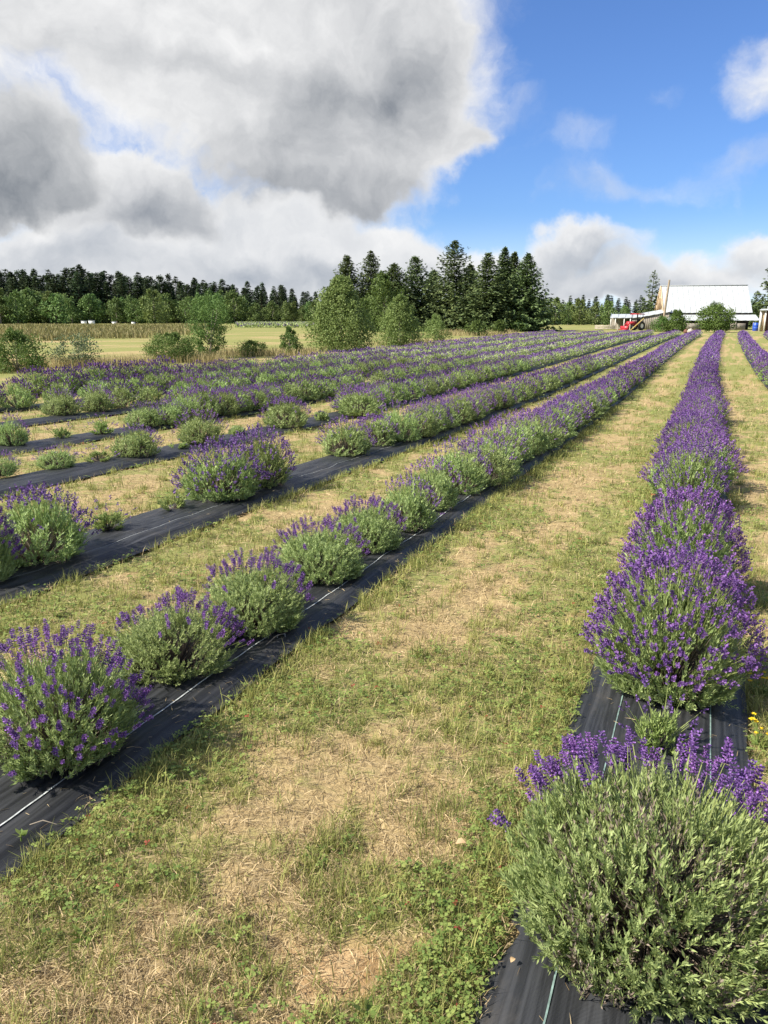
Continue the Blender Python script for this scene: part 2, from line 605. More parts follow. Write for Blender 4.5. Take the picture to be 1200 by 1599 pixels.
gx = axis_pts(-2500, 2500, -8.0, 3.2, .05, 1.12)
gy = axis_pts(-60, 4000, .4, 12.0, .05, 1.06)
GX, GY = np.meshgrid(gx, gy)
GZ = terr(GY)
near = np.exp(-(np.hypot(GX, GY) / 14) ** 2)
GZ = GZ + ((fbm(GX * 2.2, GY * 2.2, 5, 4) - .5) * .05 + (fbm(GX * 9, GY * 9, 8, 2) - .5) * .030) * near
uu, hh = row_u(GX, GY)
GZ = GZ - .018 * (np.abs(uu) < hh)
mb = MB()
ny, nx = GX.shape
idx = np.arange(ny * nx).reshape(ny, nx)
mb.add(np.stack([GX, GY, GZ], -1).reshape(-1, 3), np.stack([idx[:-1, :-1], idx[:-1, 1:], idx[1:, 1:], idx[1:, :-1]], -1).reshape(-1, 4), 0, green_at(GX, GY).ravel())
m, t, b = base_mat('field_ground', .95, .1)
tc = t.n('ShaderNodeTexCoord').outputs['Object']
n_f = t.noise(tc, 60.0, 6.0, .7)
n_m = t.noise(tc, 7.0, 6.0, .65)
n_l = t.noise(t.vmath('MULTIPLY', tc, (.9, .25, 1)), .35, 4.0, .6)
n_s = t.noise(t.vmath('MULTIPLY', tc, (1.0, 6.0, 1)), 2.2, 5.0, .65)
straw = t.mix(n_f, (.16, .11, .05, 1), (.62, .48, .245, 1))
soil = t.mix(t.maprange(n_m, .3, .7), (.27, .165, .075, 1), (.52, .36, .19, 1))
green = t.mix(n_f, (.115, .13, .034, 1), (.36, .355, .13, 1))
gr = t.attr('tint')
gf = t.math('ADD', gr, t.math('MULTIPLY', t.math('SUBTRACT', n_m, .5), .8))
gf = t.math('ADD', gf, t.math('MULTIPLY', t.math('SUBTRACT', n_s, .5), 1.1))
gf = t.math('ADD', gf, t.math('MULTIPLY', t.math('SUBTRACT', n_l, .5), 1.2))
vrg = t.n('ShaderNodeVectorRotate', rotation_type='Z_AXIS')
t.setin(vrg, 'Vector', tc)
vrg.inputs['Angle'].default_value = R(-45)
n_x = t.noise(t.vmath('MULTIPLY', vrg.outputs[0], (.25, 1.6, 1)), .075, 5.0, .62)
sepg = t.n('ShaderNodeSeparateXYZ'); t.setin(sepg, 0, tc)
gf = t.math('ADD', gf, t.math('MULTIPLY', t.math('MULTIPLY', t.math('SUBTRACT', n_x, .5), 2.6), t.maprange(sepg.outputs[1], 14.0, 40.0)))
col = t.mix(t.maprange(gf, .22, .70), straw, green)
sv = t.attr('bare')
sm = t.maprange(t.math('ADD', sv, t.math('MULTIPLY', t.math('SUBTRACT', n_m, .5), .7)), .35, .75)
col = t.mix(sm, col, soil)
t.setin(b, 'Base Color', col)
bp = t.n('ShaderNodeBump')
bp.inputs['Strength'].default_value = .6
bp.inputs['Distance'].default_value = .02
t.setin(bp, 'Height', t.math('ADD', n_f, t.math('MULTIPLY', n_m, .6)))
t.setin(b, 'Normal', bp.outputs[0])
me = mb.build('field', m, True)
a = me.attributes.new('bare', 'FLOAT', 'POINT')
a.data.foreach_set('value', bare_at(GX, GY).ravel().astype(np.float32))
tag(link('grass_field', me), 'dry mown grass field running to the woods', None, None, 'structure')

# ------------------------------------------------------------------ ground-cover fabric strips
m, t, b = base_mat('black_woven_fabric', .48, .42)
tc = t.n('ShaderNodeTexCoord').outputs['Object']
st = t.noise(t.vmath('MULTIPLY', tc, (1.0, .03, 1)), 55.0, 3.0, .6)
du = t.noise(t.vmath('MULTIPLY', tc, (1.0, .5, 1)), 5.0, 6.0, .65)
wv = t.n('ShaderNodeTexWave', wave_type='BANDS', bands_direction='Y')
t.setin(wv, 'Vector', tc)
wv.inputs['Scale'].default_value = 90
wv.inputs['Distortion'].default_value = .6
colf = t.mix(t.maprange(st, .35, .7), (.013, .014, .016, 1), (.040, .042, .046, 1))
colf = t.mix(t.maprange(du, .52, .85, 0, .45), colf, (.15, .13, .105, 1))
t.setin(b, 'Base Color', colf)
t.setin(b, 'Roughness', t.maprange(du, .3, .8, .42, .66))
bp = t.n('ShaderNodeBump')
bp.inputs['Strength'].default_value = .35
bp.inputs['Distance'].default_value = .004
t.setin(bp, 'Height', t.math('ADD', t.math('MULTIPLY', wv.outputs[0], .35), st))
t.setin(b, 'Normal', bp.outputs[0])
M['fabric'] = m
M['guide'] = plain_mat('guide_line', (.46, .49, .48), .7, .2, 30)
M['guide_green'] = plain_mat('pale_green_guide_line', (.20, .29, .26), .7, .2, 30)


def fab_z(k, u, y):
    c, hw, a, bb = ROWS[k]
    q = np.clip(u / hw, -1, 1)
    z = .012 + .045 * (1 - q ** 2) ** .8
    z = z + (fbm(u * 18 + 7 * k, y * .9, 40 + k, 3) - .5) * .020 * (1 - q ** 4)
    z = z + (fbm(u * 6 + 3 * k + y * 2, y * 3.6 - u * 3, 60 + k, 4) - .5) * .034 * (1 - q ** 4)
    if k >= 1:   # the lap of the fabric stands up as a small fold beside the right edge
        z = z + .016 * np.exp(-((u - hw * .72) / .03) ** 2)
    return terr(y) + z


FAB_LABEL = {
    -2: 'black ground fabric under the farthest right row by the outbuilding',
    -1: 'black ground fabric under the row at the right edge',
    0: 'black ground fabric under the long lavender row running from bottom right to the barn',
    1: 'black fabric strip with white line, nearest on the left, from bottom left corner',
    2: 'wide black fabric strip with folds, second from the front on the left',
    3: 'black fabric strip, third on the left, under scattered round bushes',
    4: 'black fabric strip, fourth on the left, with small plants and bare stretches',
    5: 'black fabric strip, fifth on the left, half hidden by bushes',
    6: 'black fabric strip, sixth on the left, showing as a thin dark line',
    7: 'black fabric strip under the rearmost lavender row beside the shrubs',
}
for k, (c, hw, a, bb) in ROWS.items():
    ys = axis_pts(a, bb, a, min(a + 14, bb), .06 if k in (0, 1, 2) else .12, 1.04)
    us = np.linspace(-1, 1, 23)
    Y2, U2 = np.meshgrid(ys, us, indexing='ij')
    jl = (fbm(ys * 2.3, ys * 0 + k, 70 + k, 4) - .5)[:, None] * .10
    hwv = hw * (1 + np.where(U2 < 0, jl, -jl) * 1.3)
    if k == 0:   # torn near-left corner
        q = gp(800, 1500)
        hwv = np.where(U2 < 0, hwv * (1 - .20 * np.exp(-((Y2 - q.y - .05) / .05) ** 2) - .10 * np.exp(-((Y2 - q.y - .19) / .03) ** 2)), hwv)
    UU = U2 * hwv
    Z2 = fab_z(k, UU, Y2)
    mb = MB()
    ny, nx = Y2.shape
    idx = np.arange(ny * nx).reshape(ny, nx)
    V = np.stack([c + curve(Y2) + UU, Y2, Z2], -1).reshape(-1, 3)
    mb.add(V, np.stack([idx[:-1, :-1], idx[:-1, 1:], idx[1:, 1:], idx[1:, :-1]], -1).reshape(-1, 4), 0)
    fo = tag(link('ground_fabric', mb.build('ground_fabric', M['fabric'], True)), FAB_LABEL[k], 'ground fabric', 'black ground fabric strips')
    lines = {0: (-.17, .185), 1: (.165, -.19), 2: (.13,)}.get(k, ())
    for u in lines:
        yl = ys[ys < min(bb, 22)]
        uw = u + (fbm(yl * .6, yl * 0 + u * 10, 90 + k, 2) - .5) * .02
        z = fab_z(k, uw, yl) + .003
        x = c + curve(yl) + uw
        w = {0: .0024, 1: .0032, 2: .0016}[k]
        V = np.concatenate([np.stack([x - w, yl, z], -1), np.stack([x + w, yl, z], -1)])
        n = len(yl)
        i = np.arange(n - 1)
        link('guide_line', MB().add(V, np.stack([i, i + n, i + n + 1, i + 1], -1)).build('guide_line', M['guide_green'] if k == 0 else M['guide']), fo)


# ------------------------------------------------------------------ trees
def spruce_meshes(seed, h, r, tiers, nb, seg, spr, thin=0.0, mat='spruce', lean=0.0, low=.05):
    g = np.random.default_rng(seed)
    mb = MB()
    B, D, L, Wd = [], [], [], []
    for i in range(tiers):
        f = (i + g.random() * .8) / tiers
        z = h * (low + (1 - low) * f * .985)
        reach = r * (1 - f) ** .86 * g.uniform(.74, 1.14) + .02 * r
        if f < .12:
            reach *= .8 + f
        k = max(3, int(round(nb * (1 - .35 * f))))
        a0 = g.random() * 6.28
        for j in range(k):
            if g.random() < thin:
                continue
            a = a0 + 6.283 * j / k + g.normal() * .22
            bl = reach * g.uniform(.7, 1.15)
            slope = -.22 + .75 * f + g.normal() * .10
            dv = np.array([math.cos(a), math.sin(a), slope]); dv /= np.linalg.norm(dv)
            ns = max(2, int(seg * (1 - f * .6)))
            ts = (np.arange(ns) + .25 + g.random(ns) * .75) / ns
            P = np.array([lean * f * f * h, 0, z])[None] + dv[None] * (ts * bl)[:, None]
            P[:, 2] += -.16 * bl * np.sin(ts * 3.0) + .10 * bl * ts ** 3
            for q in range(5):
                sd = np.array([-math.sin(a), math.cos(a), 0])
                dd = dv[None] * .75 + sd[None] * (g.normal(size=(ns, 1)) * .75) + np.array([0, 0, -.22])[None] + g.normal(size=(ns, 3)) * .14
                B.append(P + g.normal(size=P.shape) * spr * .12)
                D.append(unit(dd))
                L.append(spr * g.uniform(.6, 1.25, ns) * (1 - .62 * f))
                Wd.append(spr * g.uniform(.34, .6, ns) * (1 - .5 * f))
    B = np.concatenate(B); D = np.concatenate(D); L = np.concatenate(L); Wd = np.concatenate(Wd)
    sd = np.cross(D, np.array([0, 0, 1.0])) + g.normal(size=D.shape) * .45
    sd = unit(sd - (sd * D).sum(-1, keepdims=True) * D)
    add_leaves(mb, B, D, L, Wd, g, 0, None, .55, sd)
    # leader
    nt = 5
    add_leaves(mb, np.tile([[lean * h, 0, h * .95]], (nt, 1)), unit(np.array([[0, 0, 1.0]]) + g.normal(size=(nt, 3)) * .15), h * .06, spr * .2, g)
    tb = MB()
    zs = np.linspace(0, .96, 8)
    tb.tube([(lean * z * z * h, 0, z * h) for z in zs], .018 * h * (1.02 - zs) + .01, 7)
    return tb.build('trunk', M['bark'], True), mb.build('crown', M[mat])


def leafy_meshes(seed, h, r, nblob, nleaf, leaf, mat='leaf_mid', base=.12, shape='round', limbs=6, bark='bark_grey', flat=1.0, spread=.38, stems=1):
    """tapered trunk, limbs reaching into leaf clumps; gaps stay between the clumps"""
    g = np.random.default_rng(seed)
    mb, tb = MB(), MB()
    cent = []
    for i in range(nblob):
        f = (i + .5) / nblob
        z = base + (1 - base) * f
        if shape == 'cone':
            rr = r * (1 - .80 * f ** 1.1) * (.6 + .4 * min(1, f * 6))
        elif shape == 'egg':
            rr = r * (1.08 - .92 * f ** 1.9) * (.75 + .25 * min(1, f * 5))
        elif shape == 'vase':
            rr = r * (.45 + .65 * f) * (1 if f < .8 else .8)
        else:
            rr = r * math.sqrt(max(.06, 1 - (2 * (f - .42)) ** 2))
        a = i * 2.39996 + g.normal() * .4
        q = math.sqrt(g.uniform(.15, 1.0)) * .88
        cent.append((rr * q * math.cos(a), rr * q * math.sin(a), h * (z * .93 + g.normal() * .02), rr))
    cent = np.array(cent)
    per = nleaf // nblob
    for (x, y, z, rr) in cent:
        br = spread * max(rr, .35 * r) * g.uniform(.55, 1.4)
        d = unit(g.normal(size=(per, 3)))
        rad = br * g.uniform(.35, 1.0, (per, 1)) ** .5 * (1 + .25 * g.normal(size=(per, 1)))
        Pp = np.array([x, y, z]) + d * rad * np.array([1, 1, flat])
        Pp[:, 2] = np.maximum(Pp[:, 2], h * base * .4)
        ld = unit(d * .6 + g.normal(size=(per, 3)) * .6 + np.array([0, 0, .15]))
        tint = np.clip(g.random(per) * .6 + g.random() * .4, 0, 1)
        nv = d * .8 + np.array([x / r, y / r, .5]) * .5 + g.normal(size=(per, 3)) * .4
        sv = np.cross(ld, nv)
        add_leaves(mb, Pp, ld, leaf * g.uniform(.6, 1.3, per), leaf * g.uniform(.45, .8, per), g, 0, tint, .5, unit(sv))
    for s_ in range(stems):
        a = g.random() * 6.28
        lx = (0 if stems == 1 else .45 * r) * math.cos(a)
        ly = (0 if stems == 1 else .45 * r) * math.sin(a)
        zs = np.linspace(0, .8, 6)
        w = g.normal(size=(6, 2)) * .02 * h
        tb.tube([(lx * z + w[i][0] * z, ly * z + w[i][1] * z, z * h) for i, z in enumerate(zs)], (.022 * h / math.sqrt(stems)) * (1.05 - zs), 6)
    for k in range(limbs):
        c = cent[int(g.integers(0, len(cent)))]
        s0 = np.array([0, 0, min(c[2] * .55, .6 * h)])
        e = np.array(c[:3])
        mid = (s0 + e) / 2 + np.array([0, 0, -.04 * h])
        tb.tube([s0, mid, e], [.010 * h, .007 * h, .002 * h], 5)
    return tb.build('trunk', M[bark], True), mb.build('crown', M[mat])


def plant_tree(name, meshes, loc, label, cat, group=None, rotz=0.0, scale=1.0):
    o = thing(name, label, cat, loc, rotz, group, scale)
    link('trunk', meshes[0], o)
    link('crown', meshes[1], o)
    return o


def h_for(px, ytop, dist):
    """height of something whose top shows at ytop, standing at a distance"""
    d = ray(px, ytop)
    return CAM_H + dist * d[2] / math.hypot(d[0], d[1])



# ---- far woods
far_con = [spruce_meshes(100 + i, 20, 3.9 + .5 * (i % 3), 26, 7, 3, 1.9, .04, 'spruce_far', low=.02) for i in range(4)]
far_leaf = [leafy_meshes(120 + i, 11, 4.2, 16, 1500, .75, 'leaf_far', .06, ['round', 'cone', 'round', 'round'][i], 4) for i in range(4)]
mid_con = [spruce_meshes(140 + i, 11, 2.5, 24, 7, 3, 1.05, .04, 'spruce_far', low=.02) for i in range(3)]


def tree_top_line(px):   # picture height of the left wood's skyline
    return float(np.interp(px, [-250, 0, 60, 130, 200, 330, 420, 500, 560], [425, 424, 425, 418, 428, 437, 448, 458, 462]))


def sector(px):
    for lim, txt in ((60, 'near the left edge'), (120, 'left of the white boxes'), (165, 'above the pair of white boxes'), (240, 'around the lone white box'), (295, 'above the dense rounded bush'), (365, 'behind the tall sapling'),
                     (425, 'right of the tall sapling'), (485, 'just left of the big light shrub')):
        if px < lim:
            return txt
    return 'hidden behind the big light shrub'


k = 0
for px in np.arange(-170, 550, 6.6):
    for layer in range(2):
        dist = 325 + 22 * layer + rnd.uniform(-6, 10)
        x = px + rnd.uniform(-6, 6)
        top = tree_top_line(x) + rnd.uniform(-6, 10) + (4 if layer == 0 else -2)
        p = at_dist(x, dist)
        hgt = h_for(x, top, dist) / 1.03
        plant_tree('spruce_tree', far_con[k % 4], p, f'dark pointed spruce in the far wood\'s skyline, {sector(x)}', 'tree', 'spruces of the far left wood',
                   rnd.uniform(0, 6.28), (rnd.uniform(1.0, 1.4) * hgt / 20, rnd.uniform(1.0, 1.4) * hgt / 20, hgt / 20))
        k += 1
for i, px in enumerate(np.arange(-170, 540, 13.0)):
    dist = 290 + rnd.uniform(-10, 12)
    x = px + rnd.uniform(-7, 7)
    p = at_dist(x, dist)
    s = rnd.uniform(.72, 1.12) * (1.0 if x < 390 else .72)
    plant_tree('leafy_tree', far_leaf[rnd.randrange(4)], p, f'rounded leafy tree fronting the far wood, {sector(x)}', 'tree', 'leafy trees edging the far left wood',
               rnd.uniform(0, 6.28), (s * rnd.uniform(.9, 1.2), s * rnd.uniform(.9, 1.2), s))
for i, px in enumerate(np.arange(822, 1235, 10.0)):
    for layer in range(2):
        dist = 255 + 18 * layer + rnd.uniform(-6, 6)
        x = px + rnd.uniform(-5, 5)
        if 1032 < x < 1165 and layer == 0:
            continue
        p = at_dist(x, dist)
        top = 470 + rnd.uniform(-8, 8) - (4 if 880 < x < 1000 else 0)
        hgt = h_for(x, top, dist) / 1.03
        plant_tree('spruce_tree', mid_con[(i + layer) % 3], p, 'dark low spruce in the wood behind the barn', 'tree', 'spruces of the wood behind the barn', rnd.uniform(0, 6.28),
                   (hgt / 11 * rnd.uniform(1.0, 1.4), hgt / 11 * rnd.uniform(1.0, 1.4), hgt / 11))
for px, s in ((850, .62), (868, .7), (888, .6), (905, .66), (930, .6), (950, .62), (838, .6), (975, .5)):
    plant_tree('leafy_tree', far_leaf[rnd.randrange(4)], at_dist(px, 225 + rnd.uniform(-8, 8)), 'green leafy tree low in front of the dark wood left of the barn', 'tree',
               'leafy trees before the wood left of the barn', rnd.uniform(0, 6.28), s)

# ---- the spruce clump in the middle
CLUMP = [  # px, top y, distance, width px, label
    (543, 395, 118, 62, 'leftmost dark spruce of the clump, narrow and pointed, behind the big light shrub'),
    (580, 388, 122, 66, 'dark spruce second from the left in the middle clump'),
    (616, 408, 112, 72, 'broader mid-green conifer in the gap between clump spruces, behind the second shrub'),
    (648, 396, 116, 80, 'dark spruce with a blunt split top in the middle of the clump'),
    (676, 420, 122, 70, 'half-hidden dark spruce between the blunt-topped one and the tallest'),
    (708, 371, 112, 96, 'tallest dark spruce in the middle clump with a full pointed crown'),
    (733, 410, 120, 60, 'short dark spruce tucked against the right side of the tallest one'),
    (760, 391, 108, 74, 'broad drooping dark spruce just right of the tallest one'),
    (785, 382, 114, 50, 'slim spruce with a high tip right of the drooping one'),
    (800, 389, 118, 50, 'slim spruce in the tight pair near the clump\'s right end'),
    (821, 392, 110, 68, 'rightmost dark spruce of the clump, open trunk at its foot'),
]
for i, (px, yt, dist, wpx, lab) in enumerate(CLUMP):
    h = h_for(px, yt, dist)
    r = wpx / 2 / 1237 * dist * 1.15
    ms = spruce_meshes(200 + i, h / 1.03, r * 1.40, 44, 11, 10, .70, .06 if i != 3 else .12, 'spruce', 0, .07)
    plant_tree('spruce_tree', ms, at_dist(px, dist), lab, 'tree', 'dark spruces of the middle clump', rnd.uniform(0, 6.28))
# lighter leafy tree behind the clump's left side
plant_tree('leafy_tree', leafy_meshes(230, h_for(612, 425, 104), 2.9, 26, 5200, .30, 'leaf_mid', .05, 'round', 6), at_dist(600, 104), 'mid-green leafy tree in front of the clump\'s left spruces, behind the shrubs', 'tree')
# spruce by the barn, one at the right edge
plant_tree('spruce_tree', spruce_meshes(240, h_for(1016, 422, 185), 4.3, 24, 6, 6, 1.0, .22, 'spruce', .02, .06), at_dist(1015, 185), 'ragged dark spruce standing behind the barn\'s open gable', 'tree')
plant_tree('spruce_tree', spruce_meshes(241, 7.6, 2.0, 20, 6, 5, .9, .2, 'spruce', .0, .1), at_dist(1029, 186), 'smaller dark spruce with a bare tip close against the ragged one by the gable', 'tree')
plant_tree('spruce_tree', spruce_meshes(242, h_for(1203, 388, 170), 5.0, 34, 7, 7, 1.0, .08, 'spruce', 0, .05), at_dist(1206, 170), 'big dark spruce cut by the right edge, behind the small outbuilding', 'tree')
plant_tree('spruce_tree', spruce_meshes(243, h_for(1178, 455, 178), 2.8, 26, 6, 5, .9, .08, 'spruce', 0, .05), at_dist(1179, 178), 'short dark spruce filling the gap between barn roof and outbuilding', 'tree')

# ---- shrubs beside the field
SHR = [  # px, base y, top y, width px, blobs, leaves, leaf size, material, shape, stems, name, label
    (533, 549, 428, 112, 120, 22000, .125, 'leaf_light', 'egg', 1, 'leafy_shrub', 'big light-green tree-like shrub with a pointed top, largest beside the field'),
    (625, 541, 458, 80, 80, 12500, .120, 'leaf_light', 'egg', 1, 'leafy_shrub', 'second light-green leafy shrub, right of the biggest one'),
    (681, 533, 490, 50, 34, 4600, .110, 'leaf_light', 'egg', 1, 'leafy_shrub', 'small upright light-green shrub at the right end of the shrub line'),
    (453, 555, 508, 44, 22, 4200, .080, 'leaf_mid', 'egg', 1, 'leafy_shrub', 'small dark pointed shrub left of the biggest shrub'),
    (396, 557, 532, 58, 22, 3600, .075, 'leaf_dark', 'round', 3, 'leafy_shrub', 'low dark-green bush between the sapling and the small pointed shrub'),
    (270, 566, 520, 92, 50, 12000, .065, 'leaf_dark', 'round', 4, 'leafy_shrub', 'dense rounded dark-green bush left of the leafy sapling'),
    (327, 560, 462, 84, 54, 9000, .080, 'leaf_mid', 'vase', 3, 'leafy_shrub', 'tall loose sapling with open branches beside the dense rounded bush'),
    (122, 574, 524, 92, 30, 2300, .085, 'leaf_grey', 'vase', 6, 'leafy_shrub', 'sparse grey-green twiggy bush standing alone in dry grass on the left'),
    (28, 582, 515, 95, 36, 6500, .080, 'leaf_dark', 'round', 5, 'leafy_shrub', 'dark straggly bush at the left edge behind the lavender'),
]
for i, (px, yb, yt, wpx, nb, nl, lf, mt, shp, stm, nm, lab) in enumerate(SHR):
    p = gp(px, yb - 1)
    dist = math.hypot(p.x, p.y)
    h = h_for(px, yt, dist) - p.z
    r = wpx / 2 / 1237 * dist
    ms = leafy_meshes(300 + i, h, r, nb, nl, lf, mt, .04, shp, 10, 'bark_grey', 1.0, .27, stm)
    plant_tree(nm, ms, p, lab, 'shrub', None, rnd.uniform(0, 6.28))
for i, (px, yb, yt, wpx, lab) in enumerate([(8, 503, 480, 24, 'pale leafy bush at the left edge before the far wood'), (782, 522, 500, 22, 'small green shrub at the foot of the clump, right of the dry weeds'), (808, 518, 503, 26, 'low dark bush under the clump\'s right-hand spruces'),
                                            (745, 524, 503, 40, 'low green bramble in the dry weeds below the clump')]):
    p = gp(px, max(yb, 506))
    dist = math.hypot(p.x, p.y)
    h = h_for(px, yt, dist) - p.z
    ms = leafy_meshes(330 + i, h, wpx / 2 / 1237 * dist, 14, 1200, .22 * dist / 100 + .05, 'leaf_mid', .04, 'round', 5, 'bark_grey', 1.0, .4, 3)
    plant_tree('leafy_shrub', ms, p, lab, 'shrub', None, rnd.uniform(0, 6.28))

# ------------------------------------------------------------------ barn and yard
M['roof'] = plain_mat('white_metal_roof', (.46, .485, .49), .45, .04, 3, .4)
M['boards'] = plain_mat('weathered_boards', (.34, .30, .25), .9, .2, 5, .1, col2=(.20, .18, .155), stretch=(3, 3, .3))
M['timber'] = plain_mat('new_timber', (.60, .45, .29), .8, .12, 6, .2, stretch=(2, 2, .4))
M['dark'] = plain_mat('dark_boards_and_painted_shade', (.045, .038, .032), .9, .2, 4, .1)  # near-black boards; also paints the shade behind the barn's lean-to
M['trim'] = plain_mat('white_trim', (.74, .70, .64), .7, .06, 4)
M['red'] = plain_mat('red_paint', (.44, .035, .045), .4, .1, 5, .5)
M['rubber'] = plain_mat('black_rubber', (.02, .02, .02), .8, .1, 5)
M['glass'] = plain_mat('dark_glass', (.05, .06, .065), .1, .1, 2, .6)
M['blue'] = plain_mat('blue_plastic', (.025, .09, .48), .4, .06, 4, .5)
M['brick'] = plain_mat('brown_brick', (.26, .12, .085), .9, .25, 9, .1, col2=(.17, .085, .065))
M['greyroof'] = plain_mat('grey_felt_roof', (.36, .38, .40), .8, .1, 5)
M['yellowwood'] = plain_mat('yellow_plank', (.62, .47, .14), .7, .1, 5)
M['stone'] = plain_mat('pale_stone', (.42, .37, .30), .9, .2, 4)
M['white'] = plain_mat('white_paint', (.78, .78, .76), .6, .05, 4)
M['brown'] = plain_mat('brown_cloth', (.17, .085, .06), .9, .15, 9)
M['pole'] = plain_mat('weathered_pole', (.36, .29, .21), .9, .15, 4, .1, stretch=(2, 2, .3))

BD = 140.0
bp0 = at_dist(1094, BD)
ang = R(12)
barn = thing('barn', 'old barn with big white metal roof and open timber gable, beyond the rows', 'barn', bp0, ang)
HL, HWD, RZ, EZ = 6.7, 4.6, 6.9, 2.75      # half length, half depth, ridge and eave heights
wl = MB()
wl.box((0, -HWD + .6, EZ / 2), (2 * HL - .5, .12, EZ))
wl.box((0, HWD - .4, EZ / 2), (2 * HL - .5, .12, EZ))
wl.box((HL - .3, 0, EZ / 2), (.12, 2 * HWD - 1.2, EZ))
wl.box((-HL + .3, 0, EZ / 2), (.12, 2 * HWD - 1.2, EZ))
link('wall', wl.build('wall', M['boards']), barn)
fl = MB(); fl.box((0, 0, EZ + .05), (2 * HL - .6, 2 * HWD - 1.4, .1)); link('loft_floor', fl.build('loft_floor', M['dark']), barn)
gb = MB()
gb.prism([(HL - .35, -HWD + .3, EZ + .1), (HL - .35, HWD - .3, EZ + .1), (HL - .35, 0, RZ - .25)], (.1, 0, 0))
link('gable_wall', gb.build('gable_wall', M['boards']), barn)
sl = (RZ - EZ) / HWD
npan = 16
for side in (-1, 1):
    for i in range(npan):
        x0 = -HL + 2 * HL * i / npan
        w = 2 * HL / npan
        rb = MB()
        y0, y1 = 0.0, side * (HWD + .15)
        z1 = EZ - .15 * sl
        lift = .006 * (i % 2)
        q = [(x0, y0, RZ + lift), (x0 + w, y0, RZ + lift), (x0 + w, y1, z1 + lift), (x0, y1, z1 + lift)]
        rb.prism(q if side < 0 else q[::-1], (0, 0, -.05))
        s0 = Vector((x0 + .02, y0, RZ + .03 + lift)); s1 = Vector((x0 + .02, y1, z1 + .03 + lift))
        rb.beam(s0, s1, .04, .05)
        link('roof_sheet', rb.build('roof_sheet', M['roof']), barn)
rc = MB(); rc.box((0, 0, RZ + .05), (2 * HL + .1, .35, .07)); link('ridge_cap', rc.build('ridge_cap', M['roof']), barn)
# front lean-to roof with a near-black strip painting the shade under the main eave
LZ0, LZ1, LY0, LY1 = EZ - .45, EZ - 1.3, -HWD - .02, -HWD - 3.0
for i in range(14):
    x0 = -HL + .1 + (2 * HL + .4) * i / 14
    w = (2 * HL + .4) / 14
    rb = MB()
    rb.prism([(x0, LY0, LZ0), (x0 + w, LY0, LZ0), (x0 + w, LY1, LZ1), (x0, LY1, LZ1)], (0, 0, -.05))
    rb.beam((x0 + .02, LY0, LZ0 + .03), (x0 + .02, LY1, LZ1 + .03), .04, .05)
    link('lean_to_sheet', rb.build('lean_to_sheet', M['roof']), barn)
lw = MB(); lw.box((0, -HWD + .1, (EZ - .4) / 2), (2 * HL - .8, .1, EZ - .4)); lw.box((0, -HWD + .02, EZ - .3), (2 * HL - .2, .08, .22)); link('painted_shade_wall', lw.build('painted_shade_wall', M['dark']), barn)  # wall and eave strip coloured near-black to stand for the lean-to's shade
for i in range(6):
    x = -HL + .4 + i * (2 * HL - .8) / 5
    pm = MB(); pm.box((x, LY1 + .2, (LZ1 - .06) / 2), (.14, .14, LZ1 - .06)); link('post', pm.build('post', M['boards']), barn)
for (x0, x1) in ((-3.9, -1.5), (3.0, 5.2)):
    pm = MB(); pm.box(((x0 + x1) / 2, LY1 + .24, .5), (x1 - x0, .06, 1.0)); link('low_wall', pm.build('low_wall', M['boards']), barn)
# open gable: rafters, tie and studs
gx0 = -HL + .12
for side in (-1, 1):
    rm = MB(); rm.beam((gx0 - .05, side * (HWD + .05), EZ - .12), (gx0 - .05, 0, RZ - .1), .16, .26); link('rafter', rm.build('rafter', M['timber']), barn)
    rm = MB(); rm.beam((gx0 + .35, side * (HWD - .7), EZ + .1), (gx0 + .35, 0, RZ - .75), .12, .2); link('rafter', rm.build('rafter', M['timber']), barn)
tm = MB(); tm.beam((gx0, -HWD + .2, EZ), (gx0, HWD - .2, EZ), .2, .2); link('tie_beam', tm.build('tie_beam', M['timber']), barn)
tm = MB(); tm.beam((gx0, -1.8, EZ + 2.2), (gx0, 1.8, EZ + 2.2), .14, .14); link('collar_beam', tm.build('collar_beam', M['timber']), barn)
for y in (-3.0, -1.8, -.6, .6, 1.8, 3.0):
    zt_ = RZ - .3 - abs(y) * sl
    sm_ = MB(); sm_.box((gx0, y, (EZ + zt_) / 2), (.12, .16, zt_ - EZ)); link('stud', sm_.build('stud', M['timber']), barn)
bk = MB(); bk.prism([(gx0 + .8, -HWD + .9, EZ + .12), (gx0 + .8, HWD - .9, EZ + .12), (gx0 + .8, 0, RZ - .9)], (.06, 0, 0)); link('gable_sheathing', bk.build('gable_sheathing', M['timber']), barn)

# low shed joined to the barn's left end
sp = at_dist(1000, 134)
shed = thing('shed', 'low grey board shed with a white metal roof at the barn\'s left end', 'shed', sp, R(4))
for i in range(8):
    x0 = -4.6 + i * 1.14
    f0, f1 = max(0, i - 3.5) / 4.5, max(0, i - 2.5) / 4.5
    zA, zB = 2.15 + .95 * f0, 2.15 + .95 * f1
    rb = MB()
    rb.prism([(x0, 2.2, zA + .28), (x0 + 1.14, 2.2, zB + .28), (x0 + 1.14, -1.6, zB - .30), (x0, -1.6, zA - .30)], (0, 0, -.06))
    rb.beam((x0 + .03, 2.2, zA + .31), (x0 + .03, -1.6, zA - .27), .05, .05)
    link('roof_sheet', rb.build('roof_sheet', M['roof']), shed)
for i in range(20):
    x = -1.3 + i * .29
    if 3.05 < x < 3.75:
        continue
    top = 1.82 + .95 * max(0, (x + 4.6) / 1.14 - 3.5) / 4.5
    pb = MB(); pb.box((x, -1.35 + .012 * (i % 2), top / 2), (.27, .05, top)); link('wall_board', pb.build('wall_board', M['boards']), shed)
